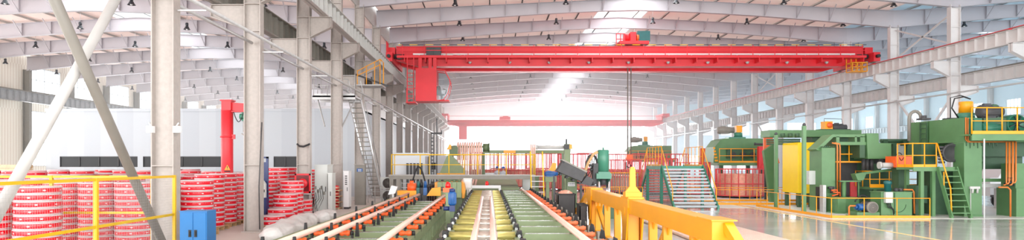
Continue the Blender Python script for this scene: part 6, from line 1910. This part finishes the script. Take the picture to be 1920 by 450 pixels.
# ------------------------------------------------------------------ two workers with blue helmets
def worker(x, y, rz, label, arm, z=0):
    r = T('person', label, 'person', (x, y, z)); r.rotation_euler = (0, 0, rz)

    def skin(name, pts, edges, mat, par, sub=2):
        me = bpy.data.meshes.new(name); me.from_pydata([p[0] for p in pts], edges, []); me.materials.append(MATS[mat])
        o = bpy.data.objects.new(name, me); COL.objects.link(o); o.parent = par
        s = o.modifiers.new('skin', 'SKIN'); s.use_smooth_shade = True
        for v, p in zip(me.skin_vertices[0].data, pts): v.radius = (p[1], p[2] if len(p) > 2 else p[1])
        me.skin_vertices[0].data[0].use_root = True
        o.modifiers.new('smooth', 'SUBSURF').levels = sub; o.modifiers['smooth'].render_levels = sub
        return o
    a = arm
    pts = [((0, 0, .95), .1, .07), ((0, 0, 1.15), .1, .07), ((0, 0, 1.36), .11, .07), ((0, 0, 1.47), .06), ((0, -.01, 1.55), .055), ((0, -.015, 1.63), .085, .095), ((0, -.015, 1.73), .08, .09),
           ((.17, 0, 1.4), .06), ((.25, -.04, 1.14), .042), ((.2, -.22, 1.0 + a), .032), ((-.17, 0, 1.4), .06), ((-.25, -.04, 1.14), .042), ((-.18, -.22, .98 + a), .032),
           ((.09, 0, .86), .09), ((.1, -.02, .48), .06), ((.1, .02, .08), .042), ((.1, -.14, .04), .04), ((-.09, 0, .86), .09), ((-.1, -.01, .48), .06), ((-.1, .03, .08), .042), ((-.1, -.13, .04), .04)]
    ed = [(0, 1), (1, 2), (2, 3), (3, 4), (4, 5), (5, 6), (2, 7), (7, 8), (8, 9), (2, 10), (10, 11), (11, 12), (0, 13), (13, 14), (14, 15), (15, 16), (0, 17), (17, 18), (18, 19), (19, 20)]
    body = skin('body', pts, ed, 'skin', r)
    # jacket and trousers as slightly larger shells
    skin('jacket', [((0, 0, .8), .17, .135), ((0, 0, .95), .168, .13), ((0, 0, 1.15), .165, .125), ((0, 0, 1.37), .185, .12), ((0, 0, 1.48), .1, .085), ((0, 0, 1.54), .068), ((.18, 0, 1.4), .078), ((.255, -.03, 1.14), .062), ((.225, -.14, 1.06 + a * .6), .052), ((.2, -.21, 1.01 + a * .95), .046), ((-.18, 0, 1.4), .078), ((-.255, -.03, 1.14), .062), ((-.215, -.14, 1.04 + a * .6), .052), ((-.185, -.21, .99 + a * .95), .046)],
         [(0, 1), (1, 2), (2, 3), (3, 4), (4, 5), (3, 6), (6, 7), (7, 8), (8, 9), (3, 10), (10, 11), (11, 12), (12, 13)], 'shirt', r)
    skin('trousers', [((0, 0, 1.05), .15, .115), ((0, 0, .93), .155, .12), ((.09, 0, .84), .105), ((.1, -.02, .48), .078), ((.1, .02, .2), .066), ((.1, .02, .06), .066), ((-.09, 0, .84), .105), ((-.1, -.01, .48), .078), ((-.1, .03, .2), .066), ((-.1, .03, .06), .066)],
         [(0, 1), (1, 2), (2, 3), (3, 4), (4, 5), (1, 6), (6, 7), (7, 8), (8, 9)], 'trousers', r)
    for s in (1, -1):
        skin('boot', [((s * .1, .05, .05), .055, .05), ((s * .1, -.05, .045), .055, .045), ((s * .1, -.17, .035), .045, .032)], [(0, 1), (1, 2)], 'rubber', r, 1)
    m = MB(); m.lathe([(.135, 0), (.12, .02), (.118, .06), (.09, .11), (.04, .14), (0, .145)], (0, -.015, 1.7), 20); m.prism([(-.09, -.1), (.09, -.1), (.05, -.18), (-.05, -.18)], 'z', 1.7, 1.712)
    h = MB(); h.v = m.v; h.f = m.f; h.sm = m.sm; h.mi = m.mi
    o = h.build('helmet', 'helmet', None, loc=(0, 0, 0)); o.parent = r; o.location = (0, 0, 0)
    # face and hands
    m = MB(); m.lathe([(0, .02), (.012, .01), (.016, -.02), (0, -.03)], (0, -.11, 1.655), 8)
    for s in (-1, 1): m.lathe([(0, .012), (.01, 0), (0, -.012)], (s * .032, -.1, 1.68), 8)
    o = m.build('face_features', 'skin', None, loc=(0, 0, 0)); o.parent = r; o.location = (0, 0, 0)
    for s in (1, -1):
        hp_ = [((0, 0, 0), .022, .014), ((0, -.07, -.015), .03, .013)]; he = [(0, 1)]
        for k, (ox, ln) in enumerate(((-.026, .06), (-.009, .07), (.009, .066), (.026, .052))):
            b = len(hp_); hp_ += [((ox, -.085, -.015), .009), ((ox * 1.1, -.085 - ln * .6, -.03), .008), ((ox * 1.1, -.085 - ln, -.06), .007)]; he += [(1, b), (b, b + 1), (b + 1, b + 2)]
        b = len(hp_); hp_ += [((-s * .035, -.04, -.015), .009), ((-s * .05, -.08, -.03), .008)]; he += [(0, b), (b, b + 1)]
        o = skin('hand', hp_, he, 'skin', r, 1); o.location = (.2 if s > 0 else -.18, -.22, (1.0 if s > 0 else .98) + a)
    return r


sb = T('duckboard', 'low wooden standing board under the two workers', 'board', (xat(938, 51), 51, 0))
for k in range(9):
    m = MB(); yy = 49.3 + k * .4; m.box(xat(926, 51), xat(951, 51), yy, yy + .36, .14, .18); m.build('slat', 'wood', sb)
for px in (929, 948):
    m = MB(); m.box(xat(px, 51) - .05, xat(px, 51) + .05, 49.3, 52.86, 0, .14); m.build('bearer', 'wood', sb)
worker(xat(932, 52), 52, .5, 'worker in pale shirt and blue helmet at the line, left of two', .12, .18)
worker(xat(943.5, 50), 50, 2.9, 'worker in pale shirt and blue helmet, right of the other worker', .05, .18)
cabinet('white drum-like desk with tubes before the two workers', xat(905, 47), xat(926, 47), 47, 47.8, zat(325, 47), 2, 'white_paint')
